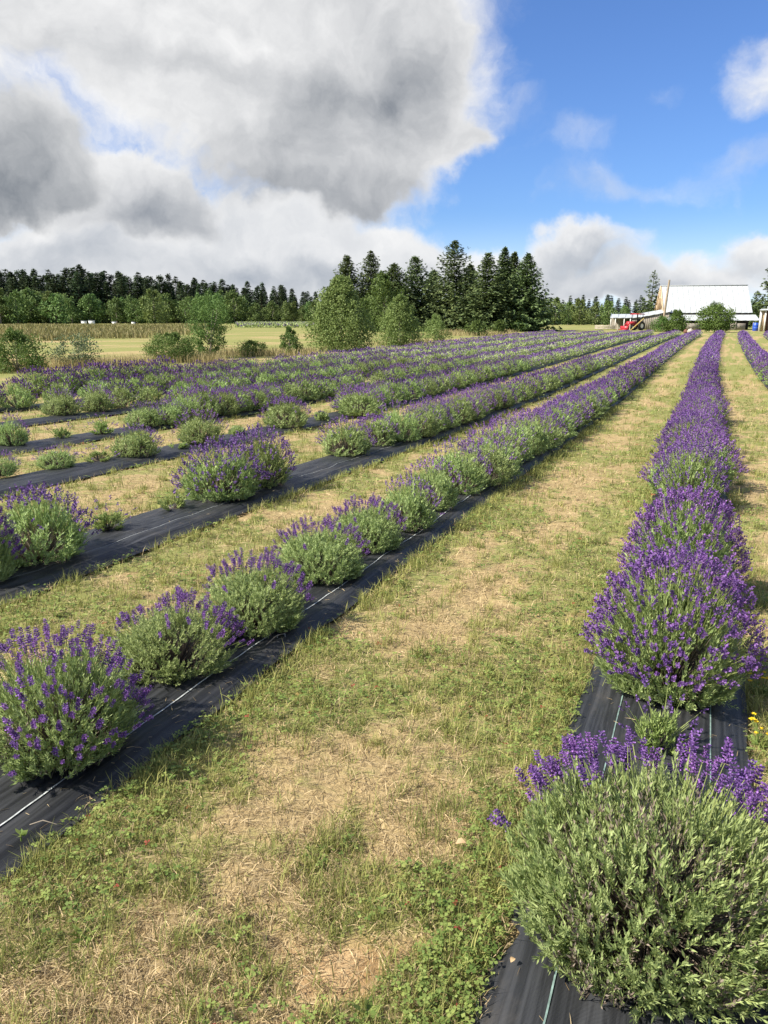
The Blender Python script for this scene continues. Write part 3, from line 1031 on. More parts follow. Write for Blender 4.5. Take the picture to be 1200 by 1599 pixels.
for i in range(9):
    z = .1 + i * .2
    pb = MB(); pb.box((-2.9, 1.2 + .01 * (i % 2), z), (3.1, .05, .18)); link('wall_board', pb.build('wall_board', M['boards']), shed)
dr = MB(); dr.box((3.4, -1.28, .95), (.75, .05, 1.9)); link('door', dr.build('door', M['dark']), shed)
for x in (-4.45, -3.75, -2.4, -1.45):
    pb = MB(); pb.box((x, -1.45, .92), (.13, .13, 1.84)); link('post', pb.build('post', M['trim']), shed)
bw = MB(); bw.box((.6, 2.0, .95), (7.4, .08, 1.9)); link('back_wall', bw.build('back_wall', M['boards']), shed)

pl = thing('pole', 'tall bare wooden pole leaning slightly against the barn\'s near corner', 'pole', at_dist(1036, 128), 0)
pm = MB(); pm.tube([(0, 0, 0), (.18, 0, 4.0), (.42, 0, h_for(1041, 437, 128))], [.20, .17, .13], 8); link('shaft', pm.build('shaft', M['pole'], True), pl)

# red tractor with canopy
tr = thing('tractor', 'small red tractor with a red canopy parked before the grey shed', 'tractor', at_dist(993, 124), R(-128))
tr.scale = (1.0, 1.0, 1.05)
b_ = MB(); b_.box((.75, 0, .95), (1.5, .62, .55)); b_.box((1.42, 0, .88), (.3, .55, .62)); b_.box((-.25, 0, .72), (1.0, .5, .4)); link('hood', b_.build('hood', M['red']), tr)
for s in (-1, 1):
    b_ = MB(); b_.box((-.55, s * .62, 1.02), (.95, .3, .10)); b_.box((-.98, s * .62, .78), (.10, .3, .42)); link('fender', b_.build('fender', M['red']), tr)


def wheel(mbx, x, y, r, w):
    th = np.arange(20) / 20 * 2 * np.pi
    rim = .55
    V, Fq = [], []
    for (rr, yy) in ((rim * r, -w / 2), (r * .93, -w / 2), (r, -w / 4), (r, w / 4), (r * .93, w / 2), (rim * r, w / 2)):
        V += [(x + rr * math.cos(a), y + yy, r + rr * math.sin(a)) for a in th]
    for i in range(6):
        for j in range(20):
            Fq.append([i * 20 + j, i * 20 + (j + 1) % 20, ((i + 1) % 6) * 20 + (j + 1) % 20, ((i + 1) % 6) * 20 + j])
    mbx.add(V, Fq)
    for j in range(20):
        a = th[j]
        mbx.box((x + r * math.cos(a), y, r + r * math.sin(a)), (.05, w * .9, .05))


for (x, y, r, w) in ((-.55, -.68, .62, .34), (-.55, .68, .62, .34), (1.1, -.55, .38, .22), (1.1, .55, .38, .22)):
    b_ = MB(); wheel(b_, x, y, r, w); wo_ = link('wheel', b_.build('wheel', M['rubber']), tr)
    b_ = MB(); b_.tube([(x, y - w * .35, r), (x, y + w * .35, r)], r * .55, 14); link('rim', b_.build('rim', M['trim'], False), wo_)
for (x, y) in ((-.95, -.5), (-.95, .5), (.25, -.5), (.25, .5)):
    b_ = MB(); b_.box((x, y, 1.55), (.07, .07, 1.25)); link('canopy_post', b_.build('canopy_post', M['rubber']), tr)
b_ = MB(); b_.box((-.35, 0, 2.22), (1.75, 1.35, .10)); b_.box((-.35, 0, 2.29), (1.45, 1.1, .06)); link('canopy', b_.build('canopy', M['red']), tr)
b_ = MB(); b_.box((-.55, 0, 1.05), (.45, .45, .1)); b_.box((-.78, 0, 1.3), (.1, .45, .45)); link('seat', b_.build('seat', M['rubber']), tr)
b_ = MB(); b_.tube([(.1, 0, 1.15), (-.08, 0, 1.42)], .025, 6); b_.tube([(-.08 + .17 * math.cos(a) * .5, .2 * math.sin(a), 1.42 + .17 * math.cos(a)) for a in np.linspace(0, 6.28, 15)], .018, 5); link('steering_wheel', b_.build('steering_wheel', M['rubber']), tr)
b_ = MB(); b_.tube([(1.0, .15, 1.2), (1.0, .15, 1.75)], .04, 6); link('exhaust_pipe', b_.build('exhaust_pipe', M['rubber'], True), tr)
for s in (-1, 1):
    b_ = MB(); b_.beam((.2, s * .42, 1.2), (1.5, s * .42, .95), .10, .12); b_.beam((1.5, s * .42, .95), (2.1, s * .42, .3), .10, .12); link('loader_arm', b_.build('loader_arm', M['red']), tr)
b_ = MB(); b_.box((2.2, 0, .33), (.12, 1.5, .55)); b_.box((2.4, 0, .1), (.5, 1.5, .07)); link('loader_bucket', b_.build('loader_bucket', M['red']), tr)

pk = thing('plank', 'yellow plank leaning up beside the red tractor', 'plank', at_dist(996, 121), 0)
b_ = MB(); b_.beam((-.9, 0, .0), (.85, .25, 1.75), .22, .10); link('board', b_.build('board', M['yellowwood']), pk)

# outbuilding at the right edge
ob = thing('outbuilding', 'small brown outbuilding with white posts and flat grey roof at the right edge', 'shed', at_dist(1201, 120), R(-6))
b_ = MB(); b_.box((.55, .6, 1.35), (2.6, 1.9, 2.7)); link('wall', b_.build('wall', M['brick']), ob)
for x in (-1.0, -.42, .9, 1.8):
    b_ = MB(); b_.box((x, -.62, 1.35), (.26 if x < -.5 else .2, .16, 2.7)); link('corner_post', b_.build('corner_post', M['trim']), ob)
b_ = MB(); b_.box((-.72, -.45, 1.35), (.36, .1, 2.7)); link('board_panel', b_.build('board_panel', M['timber']), ob)
b_ = MB(); b_.box((.5, .3, 2.82), (3.4, 2.6, .14)); b_.box((.5, .3, 2.93), (3.1, 2.3, .1)); link('roof', b_.build('roof', M['greyroof']), ob)
b_ = MB(); b_.box((-.1, .4, 3.15), (.5, .5, .35)); link('chimney', b_.build('chimney', M['greyroof']), ob)
b_ = MB(); b_.box((.3, -.38, 1.0), (.8, .06, 2.0)); link('door', b_.build('door', M['dark']), ob)

bar = thing('barrel', 'bright blue plastic barrel standing between barn and outbuilding', 'barrel', at_dist(1182, 123), 0)
b_ = MB(); zz = np.array([0, .04, .35, .38, .41, .7, .73, .76, 1.0, 1.05]) * 1.05
b_.tube([(0, 0, z) for z in zz], np.array([.36, .40, .41, .43, .41, .41, .43, .41, .40, .36]), 16); link('drum', b_.build('drum', M['blue'], False), bar)
b_ = MB(); b_.tube([(0, 0, 1.10), (0, 0, 1.13)], .33, 16); link('lid', b_.build('lid', M['blue']), bar)
bar2 = thing('barrel', 'dark barrel standing right beside the blue one', 'barrel', at_dist(1190, 124), 0)
b_ = MB(); b_.tube([(0, 0, z) for z in zz], np.array([.36, .40, .41, .43, .41, .41, .43, .41, .40, .36]), 16); link('drum', b_.build('drum', M['rubber'], False), bar2)

# apple trees before the barn
plant_tree('apple_tree', leafy_meshes(400, 3.5, 2.45, 44, 7500, .19, 'leaf_dark', .16, 'round', 9, 'bark', .95, .40), at_dist(1118, 108), 'large spreading dark-green fruit tree before the barn', 'tree')
plant_tree('apple_tree', leafy_meshes(401, 2.9, 1.5, 30, 4600, .18, 'leaf_mid', .10, 'egg', 6, 'bark', .95, .40), at_dist(1058, 110), 'smaller pointed fruit tree left of the large one before the barn', 'tree')
plant_tree('apple_tree', leafy_meshes(402, 1.9, 1.35, 18, 2400, .17, 'leaf_mid', .06, 'round', 4, 'bark', .95, .42, 3), at_dist(1036, 111), 'low leafy bush at the foot of the leaning pole', 'shrub')

# low heap on the grass, pale rail wall, small posts
hp = thing('garden_heap', 'small heap of brown and pale things on the grass before the fruit trees', 'heap', at_dist(1079, 101), 0)
g = np.random.default_rng(5)
for nm, mt, x, y, s in (('brown_sack', 'brown', -.42, 0, .30), ('pale_sack', 'stone', .10, -.15, .36), ('brown_sack', 'brown', .42, .1, .27), ('brown_sack', 'dark', .0, .3, .4)):
    th = np.arange(10) / 10 * 6.283
    V, Fq = [], []
    for i, (rr, zz_) in enumerate(((.7, 0), (1, .35), (.95, .8), (.6, 1.25), (.22, 1.5))):
        V += [(x + s * rr * (1 + .12 * g.normal()) * math.cos(a), y + s * rr * (1 + .12 * g.normal()) * math.sin(a), s * zz_ * (1 + .05 * g.normal())) for a in th]
    for i in range(4):
        Fq += [[i * 10 + j, i * 10 + (j + 1) % 10, (i + 1) * 10 + (j + 1) % 10, (i + 1) * 10 + j] for j in range(10)]
    b_ = MB(); b_.add(V, Fq); b_.add(V[-10:], [list(range(10))])
    link(nm, b_.build(nm, M[mt], True), hp)

rw = thing('board_fence', 'low pale board fence at the far left of the yard, before the wood', 'fence', at_dist(946, 132), R(-11))
for i in range(4):
    b_ = MB(); b_.box((-1.5 + i * 1.0, 0, .35), (.1, .1, .7)); link('post', b_.build('post', M['stone']), rw)
for z in (.15, .36, .57):
    b_ = MB(); b_.box((0, -.08, z), (3.3, .04, .16)); link('rail', b_.build('rail', M['stone']), rw)
for px, hh_, lab in ((966, .95, 'short pale post on the grass left of the tractor'), (985, .95, 'short pale post on the grass right before the tractor')):
    o = thing('marker_post', lab, 'post', at_dist(px, 96), 0)
    b_ = MB(); b_.tube([(0, 0, 0), (0, 0, hh_)], .06, 8); link('stake', b_.build('stake', M['stone']), o)
    b_ = MB(); b_.tube([(0, 0, hh_), (0, 0, hh_ + .08)], .075, 8); link('cap', b_.build('cap', M['stone']), o)
for px, w, lab in ((131, 1.1, 'left white box of the pair at the foot of the far wood'), (143, 1.25, 'right white box of the pair at the foot of the far wood'), (178, .9, 'tiny white box between the pair and the lone one, by the far wood'), (208, .8, 'lone white box by the far wood, right of the others')):
    o = thing('white_box', lab, 'box', at_dist(px, 255), R(20), 'white boxes by the far wood')
    b_ = MB(); b_.box((0, 0, w * .45), (w * 1.2, w * .8, w * .9)); link('box_body', b_.build('box_body', M['white']), o)
    b_ = MB(); b_.box((0, 0, w * .95), (w * 1.3, w * .9, w * .1)); link('box_lid', b_.build('box_lid', M['greyroof']), o)


# ------------------------------------------------------------------ lavender
BIAS = unit(np.array([-.45, .9, 0.0]))       # flowers mostly crown the far upper side


def spike_near(seed):
    g = np.random.default_rng(seed)
    mb = MB()
    L = .050
    n_wh = 6
    for i in range(n_wh):
        z = L * (i / (n_wh - 1)) * .9 + (.0 if i else -.006)
        rr = .0062 * (1.0 if i < n_wh - 1 else .55)
        k = 6 if i < n_wh - 1 else 4
        a = np.arange(k) / k * 6.283 + g.random() * 3
        d = unit(np.stack([np.cos(a) * .75, np.sin(a) * .75, np.full(k, .55)], -1) + g.normal(size=(k, 3)) * .12)
        p = np.stack([np.cos(a) * .001, np.sin(a) * .001, np.full(k, z)], -1)
        add_leaves(mb, p, d, rr * 1.7 * g.uniform(.8, 1.2, k), .0065, g, 0)
        add_leaves(mb, p, d, rr * 1.5 * g.uniform(.8, 1.2, k), .0060, g, 0)
        m_ = g.random(k) < .55
        if m_.any():
            add_leaves(mb, p[m_] + d[m_] * rr * 1.3, unit(d[m_] + g.normal(size=(m_.sum(), 3)) * .6), .0065, .0055, g, 1)
    return mb.build('flower_spike', [M['lav_flower'], M['lav_petal']])


SPIKES = [spike_near(500 + i) for i in range(5)]


def dome_dirs(g, n, tmax):
    ct = 1 - g.random(n) * (1 - math.cos(tmax))
    st_ = np.sqrt(1 - ct ** 2)
    a = g.random(n) * 6.2832
    return np.stack([st_ * np.cos(a), st_ * np.sin(a), ct], -1)


def bush_meshes(seed, Rr, H, nclump, nshoot, leaves, ll, lw, nflow, cover, level, flen=.13, fresh=False, dead=.0, bias=None, sidefl=.0):
    """returns foliage mesh, blossom mesh (or None) and the list of spike placements"""
    g = np.random.default_rng(seed)
    bias = BIAS if bias is None else bias
    fb_ = MB()
    cd = dome_dirs(g, nclump, R(97))
    cf = g.uniform(.80, 1.06, nclump)
    ci = g.integers(0, nclump, nshoot)
    sd = unit(cd[ci] + g.normal(size=(nshoot, 3)) * .16)
    fac = cf[ci] * g.uniform(.80, 1.0, nshoot)
    ax = np.array([Rr, Rr, H])
    S = sd * ax * fac[:, None]
    low = np.clip(1 - sd[:, 2] / .35, 0, 1)
    S[:, :2] *= (1 - .16 * low)[:, None]
    S[:, 2] = np.maximum(S[:, 2], .015 + .05 * H * g.random(nshoot))
    up = np.array([[0, 0, 1.0]])
    cj = g.normal(size=(nclump, 3)) * .18
    gd = unit(sd * .62 + up * .58 + cj[ci] + g.normal(size=(nshoot, 3)) * .14)      # sprigs bend upward
    gl = (.16 * Rr + .055) * g.uniform(.65, 1.25, nshoot)
    p0 = S - gd * (gl * .55)[:, None]
    p0[:, 2] = np.maximum(p0[:, 2], .012)
    ctint = g.random(nclump)
    # woody shoots from the crown of the root to the sprigs
    st0 = p0 * np.array([.22, .22, 0]) + np.array([0, 0, .008])
    add_strips(fb_, st0, p0, .004 if level < 2 else .007, .0025, g, 1)
    add_strips(fb_, p0, p0 + gd * (gl * .9)[:, None], .0022 if level < 2 else .004, .0014, g, 2)
    # leaves along every sprig
    k = leaves
    ii = np.repeat(np.arange(nshoot), k)
    tt = g.random(len(ii)) ** .85
    pos = p0[ii] + gd[ii] * (gl[ii] * tt)[:, None]
    pd = perp(gd[ii], g)
    ld = unit(gd[ii] * .85 + pd * g.uniform(.25, .85, (len(ii), 1)) * (1.15 - .5 * tt)[:, None] + np.array([0, 0, .10]))
    tint = np.clip(.55 * g.random(len(ii)) + .45 * ctint[ci][ii], 0, 1)
    sidev = np.cross(ld, sd[ii] + np.array([0, 0, .25])) + g.normal(size=ld.shape) * .33
    sidev = unit(sidev - (sidev * ld).sum(-1, keepdims=True) * ld)
    if dead > 0:
        dm = g.random(nclump) < dead
        dmi = dm[ci][ii] & (g.random(len(ii)) < .8) | (tt < .12)
        add_leaves(fb_, pos[dmi], ld[dmi], ll * g.uniform(.5, .9, dmi.sum()), lw, g, 1, None)
        keep = ~dmi
    else:
        keep = np.ones(len(ii), bool)
    add_leaves(fb_, pos[keep], ld[keep], ll * g.uniform(.55, 1.2, keep.sum()), lw * g.uniform(.8, 1.25, keep.sum()), g, 0, tint[keep], .5, sidev[keep])
    # flower stalks
    fd = dome_dirs(g, nflow * 6, R(80))
    sc_ = fd @ bias * (1.0 if level == 0 else (.75 if cover < .7 else .12)) + fd[:, 2] * (.55 if cover < .7 else .25) + g.normal(size=len(fd)) * (.24 if level == 0 else .28) + sidefl * np.abs(fd[:, 0])
    thr = np.quantile(sc_, 1 - cover)
    fd = fd[sc_ >= thr][:nflow]
    n = len(fd)
    s0 = fd * ax * g.uniform(.55, .95, (n, 1)) + np.array([0, 0, .02])
    fdir = unit(fd * np.array([.75, .75, .8]) + np.array([0, 0, .52]) + g.normal(size=(n, 3)) * .13)
    fl = flen * g.uniform(.45, 1.2, n) * (.55 + .45 * fd[:, 2])
    s1 = fd * ax * .93 + np.array([0, 0, .02]) + fdir * fl[:, None]
    add_strips(fb_, s0, s1, .003 if level < 2 else .005, .002, g, 2)
    spikes = [(s1[i], unit(fdir[i] + g.normal(size=3) * .10), g.uniform(.75, 1.25)) for i in range(n)]
    bm = None
    if level >= 2:
        bmb = MB()
        fdn = np.array([s[1] for s in spikes]); sc2 = np.array([s[2] for s in spikes])
        if level == 2:
            for q in range(9):
                f = q / 8
                pd = perp(fdn, g)
                add_leaves(bmb, s1 + fdn * (.044 * f * sc2)[:, None], unit(fdn * .6 + pd * .8), .017 * sc2 * (1.15 - .5 * f), .013, g, 0)
        else:
            for q in range(3 if level == 3 else 2):
                add_leaves(bmb, s1 - fdn * .004, fdn, .056 * sc2 * (1.0 if level == 3 else 1.15), .019 if level == 3 else .027, g, 0, None, .5)
        bm = bmb.build('blossom', [M['lav_flower'], M['lav_petal']])
    fm = fb_.build('foliage', [M['lav_leaf_fresh' if fresh else 'lav_leaf'], M['lav_wood'], M['lav_stalk']])
    return fm, bm, spikes


def rot_to(d):
    return Vector(d).to_track_quat('Z', 'Y').to_euler()


ALLB = []     # every plant: row, x, y, radius, kind
def snap(px, py, k, du=0.0, back=.6, r=.3):
    p = gp(px, py)
    y = p.y + r * back
    return (p.x if k is None else ROWS[k][0] + float(curve(y)) + du, y)


EXPL = []  # row, x, y, radius, height, kind, label


def E(px, py, k, wpx, htop, kind, lab, du=None):
    p = gp(px, py)
    depth = np.dot(np.array([p.x, p.y, -CAM_H]), _fw)
    r = wpx / 2 / FPX * depth * (1.14 if k == 1 else (.90 if kind == 'full' else 1.02))
    x = p.x if du is None else ROWS[k][0] + float(curve(p.y)) + du
    # the base seen is the near foot; the centre stands a little farther along the line of sight
    v = Vector((p.x, p.y)).normalized() * r * .45
    x, y = x + (v.x if du is None else 0), p.y + v.y
    dist = math.hypot(x, y)
    d = ray(px, htop)
    h = CAM_H + dist * d[2] / math.hypot(d[0], d[1]) - float(terr(y)) - .04
    EXPL.append([k, x, y, r, h * (.98 if k == 1 else 1.0), kind, lab])


E(1006, 1528, 0, 428, 1240, 'hero', 'big leafy green lavender bush in the bottom right corner, purple only along its crest')
E(1022, 1200, 0, 80, 1100, 'small', 'tiny young lavender with a few stalks on bare fabric behind the corner bush')
E(1040, 1108, 0, 268, 905, 'full', 'large dome-shaped lavender covered in purple spikes, first full one of the right-hand row')
E(1072, 955, 0, 190, 800, 'full', 'wide purple lavender directly behind the large dome in the right-hand row', .02)
E(1076, 800, 0, 108, 715, 'full', 'purple lavender with green front, just past the fabric gap in the right-hand row', .0)
E(100, 1218, 1, 225, 1025, 'scatter', 'tall lavender at the left frame edge beside the white-lined fabric, dark purple tips')
E(276, 1072, 1, 180, 962, 'crest', 'rounded green lavender with sparse purple back, second along the white-lined fabric')
E(398, 1002, 1, 150, 895, 'crest', 'green lavender third along the white-lined fabric, beside the fabric staple')
E(500, 920, 1, 132, 835, 'crest', 'green lavender fourth along the white-lined fabric')
E(572, 872, 1, 105, 798, 'crest', 'green lavender fifth along the white-lined fabric')
E(632, 838, 1, 90, 765, 'crest', 'green lavender sixth along the white-lined fabric')
E(671, 806, 1, 84, 736, 'crest', 'green lavender squeezed between two larger ones, white-lined fabric, mid picture')
E(712, 780, 1, 90, 708, 'crest', 'green lavender seventh along the white-lined fabric, where the fabric widens')
E(66, 890, 2, 150, 790, 'half', 'bushy purple-topped lavender near the left edge in the second row from the front')
E(-28, 925, 2, 110, 810, 'half', 'lavender cut by the left edge in the second row from the front')
E(170, 840, 2, 52, 795, 'small', 'small young lavender with thin purple tips on the wide fabric')
E(270, 806, 2, 42, 770, 'tiny', 'tiny lavender seedling on the wide fabric left of the big purple pair')
E(347, 790, 2, 140, 712, 'full', 'left bush of the big purple pair on the wide fabric')
E(408, 768, 2, 112, 692, 'full', 'right bush of the big purple pair on the wide fabric')
E(540, 718, 2, 82, 668, 'half', 'lavender starting the unbroken second row after the bare fabric')
E(585, 702, 2, 72, 660, 'half', 'lavender second after the bare fabric in the second row')
E(-2, 752, 3, 64, 715, 'crest', 'lavender cut by the left edge in the third row from the front')
E(90, 738, 3, 62, 705, 'crest', 'small green lavender with purple behind, third row near the left edge')
E(156, 728, 3, 42, 703, 'small', 'small pale lavender between two rounder ones in the third row')
E(212, 720, 3, 76, 676, 'crest', 'round green lavender with purple shoulder, third row, left of the larger one')
E(280, 706, 3, 28, 690, 'tiny', 'tiny seedling between two round bushes of the third row')
E(315, 699, 3, 78, 655, 'crest', 'round lavender with purple top, third row, above the big purple pair')
E(371, 684, 3, 26, 670, 'tiny', 'tiny seedling right of the round bush in the third row')
E(447, 672, 3, 74, 632, 'half', 'round lavender with dark purple crown, third row, middle of the picture')
E(502, 661, 3, 26, 642, 'small', 'small plant just right of the round crowned one in the third row')
E(562, 653, 3, 78, 617, 'half', 'wide lavender starting the unbroken part of the third row')
E(20, 702, 4, 52, 660, 'crest', 'lavender at the left edge in the fourth row')
E(97, 690, 4, 32, 668, 'tiny', 'tiny plant in the bare gap of the fourth row')
E(162, 683, 4, 34, 655, 'small', 'small lavender in the bare gap of the fourth row, nearer the bushes')
E(225, 672, 4, 60, 638, 'crest', 'lavender after the bare gap in the fourth row')
E(262, 668, 4, 60, 634, 'crest', 'lavender second after the bare gap in the fourth row')
E(96, 653, 5, 62, 618, 'crest', 'round green lavender at the start of the fifth row fabric')
E(150, 647, 5, 54, 612, 'crest', 'green lavender second in the fifth row')
E(190, 641, 5, 56, 608, 'crest', 'green lavender third in the fifth row')

# the rows go on beyond the plants placed one by one
g = np.random.default_rng(77)
rowkind = {-2: 'full', -1: 'full', 0: 'full', 1: 'half', 2: 'half', 3: 'half', 4: 'half', 5: 'half', 6: 'half', 7: 'full'}
first = {-2: 30, -1: 21.5}
PLANTS = []
for k, (c, hw, a, bb) in ROWS.items():
    ex = sorted([e for e in EXPL if e[0] == k], key=lambda e: e[2])
    for e in ex:
        PLANTS.append(dict(row=k, x=e[1], y=e[2], r=e[3], h=e[4], kind=e[5], label=e[6]))
    y = ex[-1][2] + .58 if ex else first.get(k, a + .2)
    sp = {0: .58, 1: .56}.get(k, .60)
    while y < bb - .3:
        kind = rowkind[k]
        q = g.random()
        if k >= 1 and y < 30:
            kind = 'crest' if q < .35 else kind
        if k == 1:
            kind = 'crest' if y < 11 else ('half' if y < 18 else ('full' if q < .5 else 'half'))
        r = (.34 if k < 1 else .36) * g.uniform(.88, 1.12)
        h = .40 * g.uniform(.9, 1.1)
        if k == 7 and y < 20:
            r, h, kind = r * 1.35, h * 1.3, 'full'
        if k >= 3 and g.random() < .05:
            r, h, kind = r * .5, h * .55, 'small'
        if not (k >= 2 and g.random() < .035):
            PLANTS.append(dict(row=k, x=c + float(curve(y)) + g.normal() * .05, y=y, r=r, h=h, kind=kind, label=None))
        y += sp * g.uniform(.88, 1.14)
# first plants of rows six and seven, at the left
p6 = [p for p in PLANTS if p['row'] == 7]


def in_view(x, y, z=.2, m=60):
    v = np.array([x, y, z - CAM_H])
    D = v @ _fw
    if D < .3:
        return False
    px = 600 + FPX * (v @ _rt) / D
    py = 799.5 - FPX * (v @ _up) / D
    return -m < px < 1200 + m and py < 1700


for p in PLANTS:
    p['d'] = math.hypot(p['x'], p['y'])
PLANTS = [p for p in PLANTS if in_view(p['x'], p['y'], m=40 + 250 / p['d'])]
PLANTS.sort(key=lambda p: p['d'] / (p['r'] / .33))

# prototype plants, radius .33 and height .40 before scaling
PR, PH = .33, .40
COVER = {'full': .93, 'half': .60, 'crest': .40}
NEAR = {kd: [bush_meshes(600 + 10 * j + i, PR, PH, 90, 1050, 24, .029, .0046, {'full': 760, 'half': 290, 'crest': 170}[kd], COVER[kd], 1, .10 if kd == 'full' else .13) for i in range(n)] for j, (kd, n) in enumerate((('full', 1), ('half', 2), ('crest', 2)))}
NEAR['scatter'] = [bush_meshes(690, PR, PH, 90, 1050, 24, .029, .0046, 290, .80, 1, .11, False, .05)]
MID = {kd: [bush_meshes(700 + 10 * j + i, PR, PH, 64, 520, 14, .038, .0085, {'full': 360, 'half': 230, 'crest': 130}[kd], COVER[kd], 2) for i in range(3)] for j, (kd, n) in enumerate((('full', 1), ('half', 2), ('crest', 2)))}
FAR = {kd: [bush_meshes(800 + 10 * j + i, PR, PH, 46, 210, 10, .056, .017, {'full': 260, 'half': 180, 'crest': 110}[kd], COVER[kd], 3) for i in range(3)] for j, (kd, n) in enumerate((('full', 1), ('half', 2), ('crest', 2)))}
SMALL = [bush_meshes(900 + i, .13, .22, 16, 110, 18, .034, .006, 18, .9, 2, .15, True) for i in range(3)]
TINY = [bush_meshes(920 + i, .11, .13, 10, 60, 12, .038, .009, 5, .9, 2, .10, True) for i in range(2)]

ROWNAME = {-2: 'row at far right', -1: 'right-edge row', 0: 'long right-hand row', 1: 'white-lined fabric row', 2: 'second left row', 3: 'third left row',
           4: 'fourth left row', 5: 'fifth left row', 6: 'sixth left row', 7: 'rearmost left row'}
ORD = ['', 'first', 'second', 'third', 'fourth', 'fifth', 'sixth', 'seventh', 'eighth', 'ninth', 'tenth', 'eleventh', 'twelfth']
LOOK = {'full': 'purple-covered lavender', 'half': 'purple-topped lavender', 'crest': 'mostly green purple-crested lavender', 'small': 'small young lavender', 'tiny': 'tiny lavender seedling', 'hero': 'leafy green lavender'}
N_IND = 300
ind, rest = PLANTS[:N_IND], PLANTS[N_IND:]
cnt = {}
for p in sorted(ind, key=lambda p: (p['row'], p['y'])):
    k = p['row']
    cnt[k] = cnt.get(k, 0) + 1
    if p['label'] is None:
        n = cnt[k]
        if n <= 12:
            p['label'] = f"{LOOK[p['kind']]}, {ORD[n]} plant along the {ROWNAME[k]}"
        elif p['d'] < 20:
            p['label'] = f"{LOOK[p['kind']]} in the middle stretch of the {ROWNAME[k]}"
        else:
            p['label'] = f"{LOOK[p['kind']]} in the distant stretch of the {ROWNAME[k]}"

IND_SPIKES = 0
for p in ind:
    kd = p['kind']
    z = float(terr(p['y'])) + .045
    o = thing('lavender_bush', p['label'], 'lavender bush', (p['x'], p['y'], z), 0, 'lavender bushes in rows')
    seed = int(abs(p['x'] * 977 + p['y'] * 131)) % 9973
    s = (p['r'] / PR, p['r'] / PR, p['h'] / PH)
    rz = rnd.uniform(-.5, .5)
    if kd == 'hero':
        away = unit(np.array([p['x'], p['y'], 0.0]))
        fm, bm, spk = bush_meshes(41, p['r'] * 1.14, p['h'] * .93, 150, 2100, 26, .027, .0046, 170, .30, 0, .115, False, .13, away * 1.15, .75)
        s, rz = (1, 1, 1), 0
        near_ = True
    elif kd in ('small', 'tiny'):
        v = rnd.choice(SMALL if kd == 'small' else TINY)
        fm, bm, spk = v
        pr, ph = (.13, .22) if kd == 'small' else (.11, .13)
        s = (p['r'] / pr,) * 2 + (max(p['h'], .08) / ph * .8,)
        near_ = False
        rz = rnd.uniform(0, 6.28)
    else:
        near_ = p['d'] < 5.6
        lib = NEAR if near_ else (MID if p['d'] < 17 else FAR)
        fm, bm, spk = lib[kd][rnd.randrange(len(lib[kd]))]
        if kd == 'full':
            rz = rnd.uniform(-1.2, 1.2)
    o.rotation_euler = (0, 0, rz)
    link('foliage', fm, o, scale=s)
    if near_:
        S = np.array(s)
        for (pt, d, q) in spk[:300]:
            so = link('flower_spike', SPIKES[rnd.randrange(5)], o, Vector(pt * S))
            so.rotation_euler = rot_to(d)
            q2 = q * (1.06 if kd == 'hero' else .72)
            wq = 1.0 if kd == 'hero' else 1.2
            so.scale = (q2 * wq, q2 * wq, q2)
            IND_SPIKES += 1
        if len(spk) > 300:
            # those past three hundred stay real geometry in one part
            xb = MB()
            g2 = np.random.default_rng(3)
            pp = np.array([a[0] for a in spk[300:]]) * S; dd = np.array([a[1] for a in spk[300:]])
            for q in range(12):
                add_leaves(xb, pp + dd * (.046 * q / 11), unit(dd * .6 + perp(dd, g2) * .8), .014, .010, g2, 0)
            tag(link('blossom', xb.build('blossom', [M['lav_flower']]), o), kind='stuff')
    else:
        tag(link('blossom', bm, o, scale=s), kind='stuff')

# the rest, farther away, joined
def far_arrays(seed, nl, nf, cover):
    g = np.random.default_rng(seed)
    d = dome_dirs(g, nl, R(84))
    base = d * np.array([PR, PR, PH]) * g.uniform(.55, .95, (nl, 1))
    ld = unit(d * .7 + g.normal(size=(nl, 3)) * .4 + np.array([0, 0, .6]))
    fd = dome_dirs(g, nf * 6, R(80))
    s_ = fd @ BIAS * .8 + fd[:, 2] * .55 + g.normal(size=len(fd)) * .22
    fd = fd[s_ >= np.quantile(s_, 1 - cover)][:nf]
    fbp = fd * np.array([PR, PR, PH]) * .95
    fdir = unit(fd + np.array([0, 0, .5]) + g.normal(size=fd.shape) * .12)
    return base, ld, fbp + fdir * g.uniform(.05, .13, (len(fd), 1)), fdir


FA = {kd: [far_arrays(950 + i + 7 * j, 170, {'full': 120, 'half': 85, 'crest': 60}[kd], COVER[kd]) for i in range(4)] for j, kd in enumerate(('full', 'half', 'crest'))}
mf, g = MB(), np.random.default_rng(61)
for p in rest:
    kd = p['kind'] if p['kind'] in FA else 'crest'
    base, ld, fp, fd = FA[kd][rnd.randrange(4)]
    S = np.array([p['r'] / PR, p['r'] / PR, p['h'] / PH])
    if p['kind'] in ('small', 'tiny'):
        S = S * .6
    lod = 1.0 if p['d'] < 45 else .5
    n1, n2 = int(len(base) * lod), int(len(fp) * lod)
    off_ = np.array([p['x'], p['y'], float(terr(p['y'])) + .04])
    kx = 1 / math.sqrt(lod)
    bt = g.random()
    add_leaves(mf, base[:n1] * S + off_, ld[:n1], .115 * kx, .045 * kx, g, 0, np.clip(g.random(n1) * .7 + bt * .3, 0, 1), .5, unit(np.cross(ld[:n1], base[:n1]) + g.normal(size=(n1, 3)) * .05))
    add_leaves(mf, fp[:n2] * S + off_, fd[:n2], .066 * kx, .036 * kx, g, 1)
tag(link('distant_lavender', mf.build('distant_lavender', [M['lav_leaf'], M['lav_flower']])), 'distant ends of the lavender rows merging below the barn and the spruces', 'lavender rows', None, 'stuff')

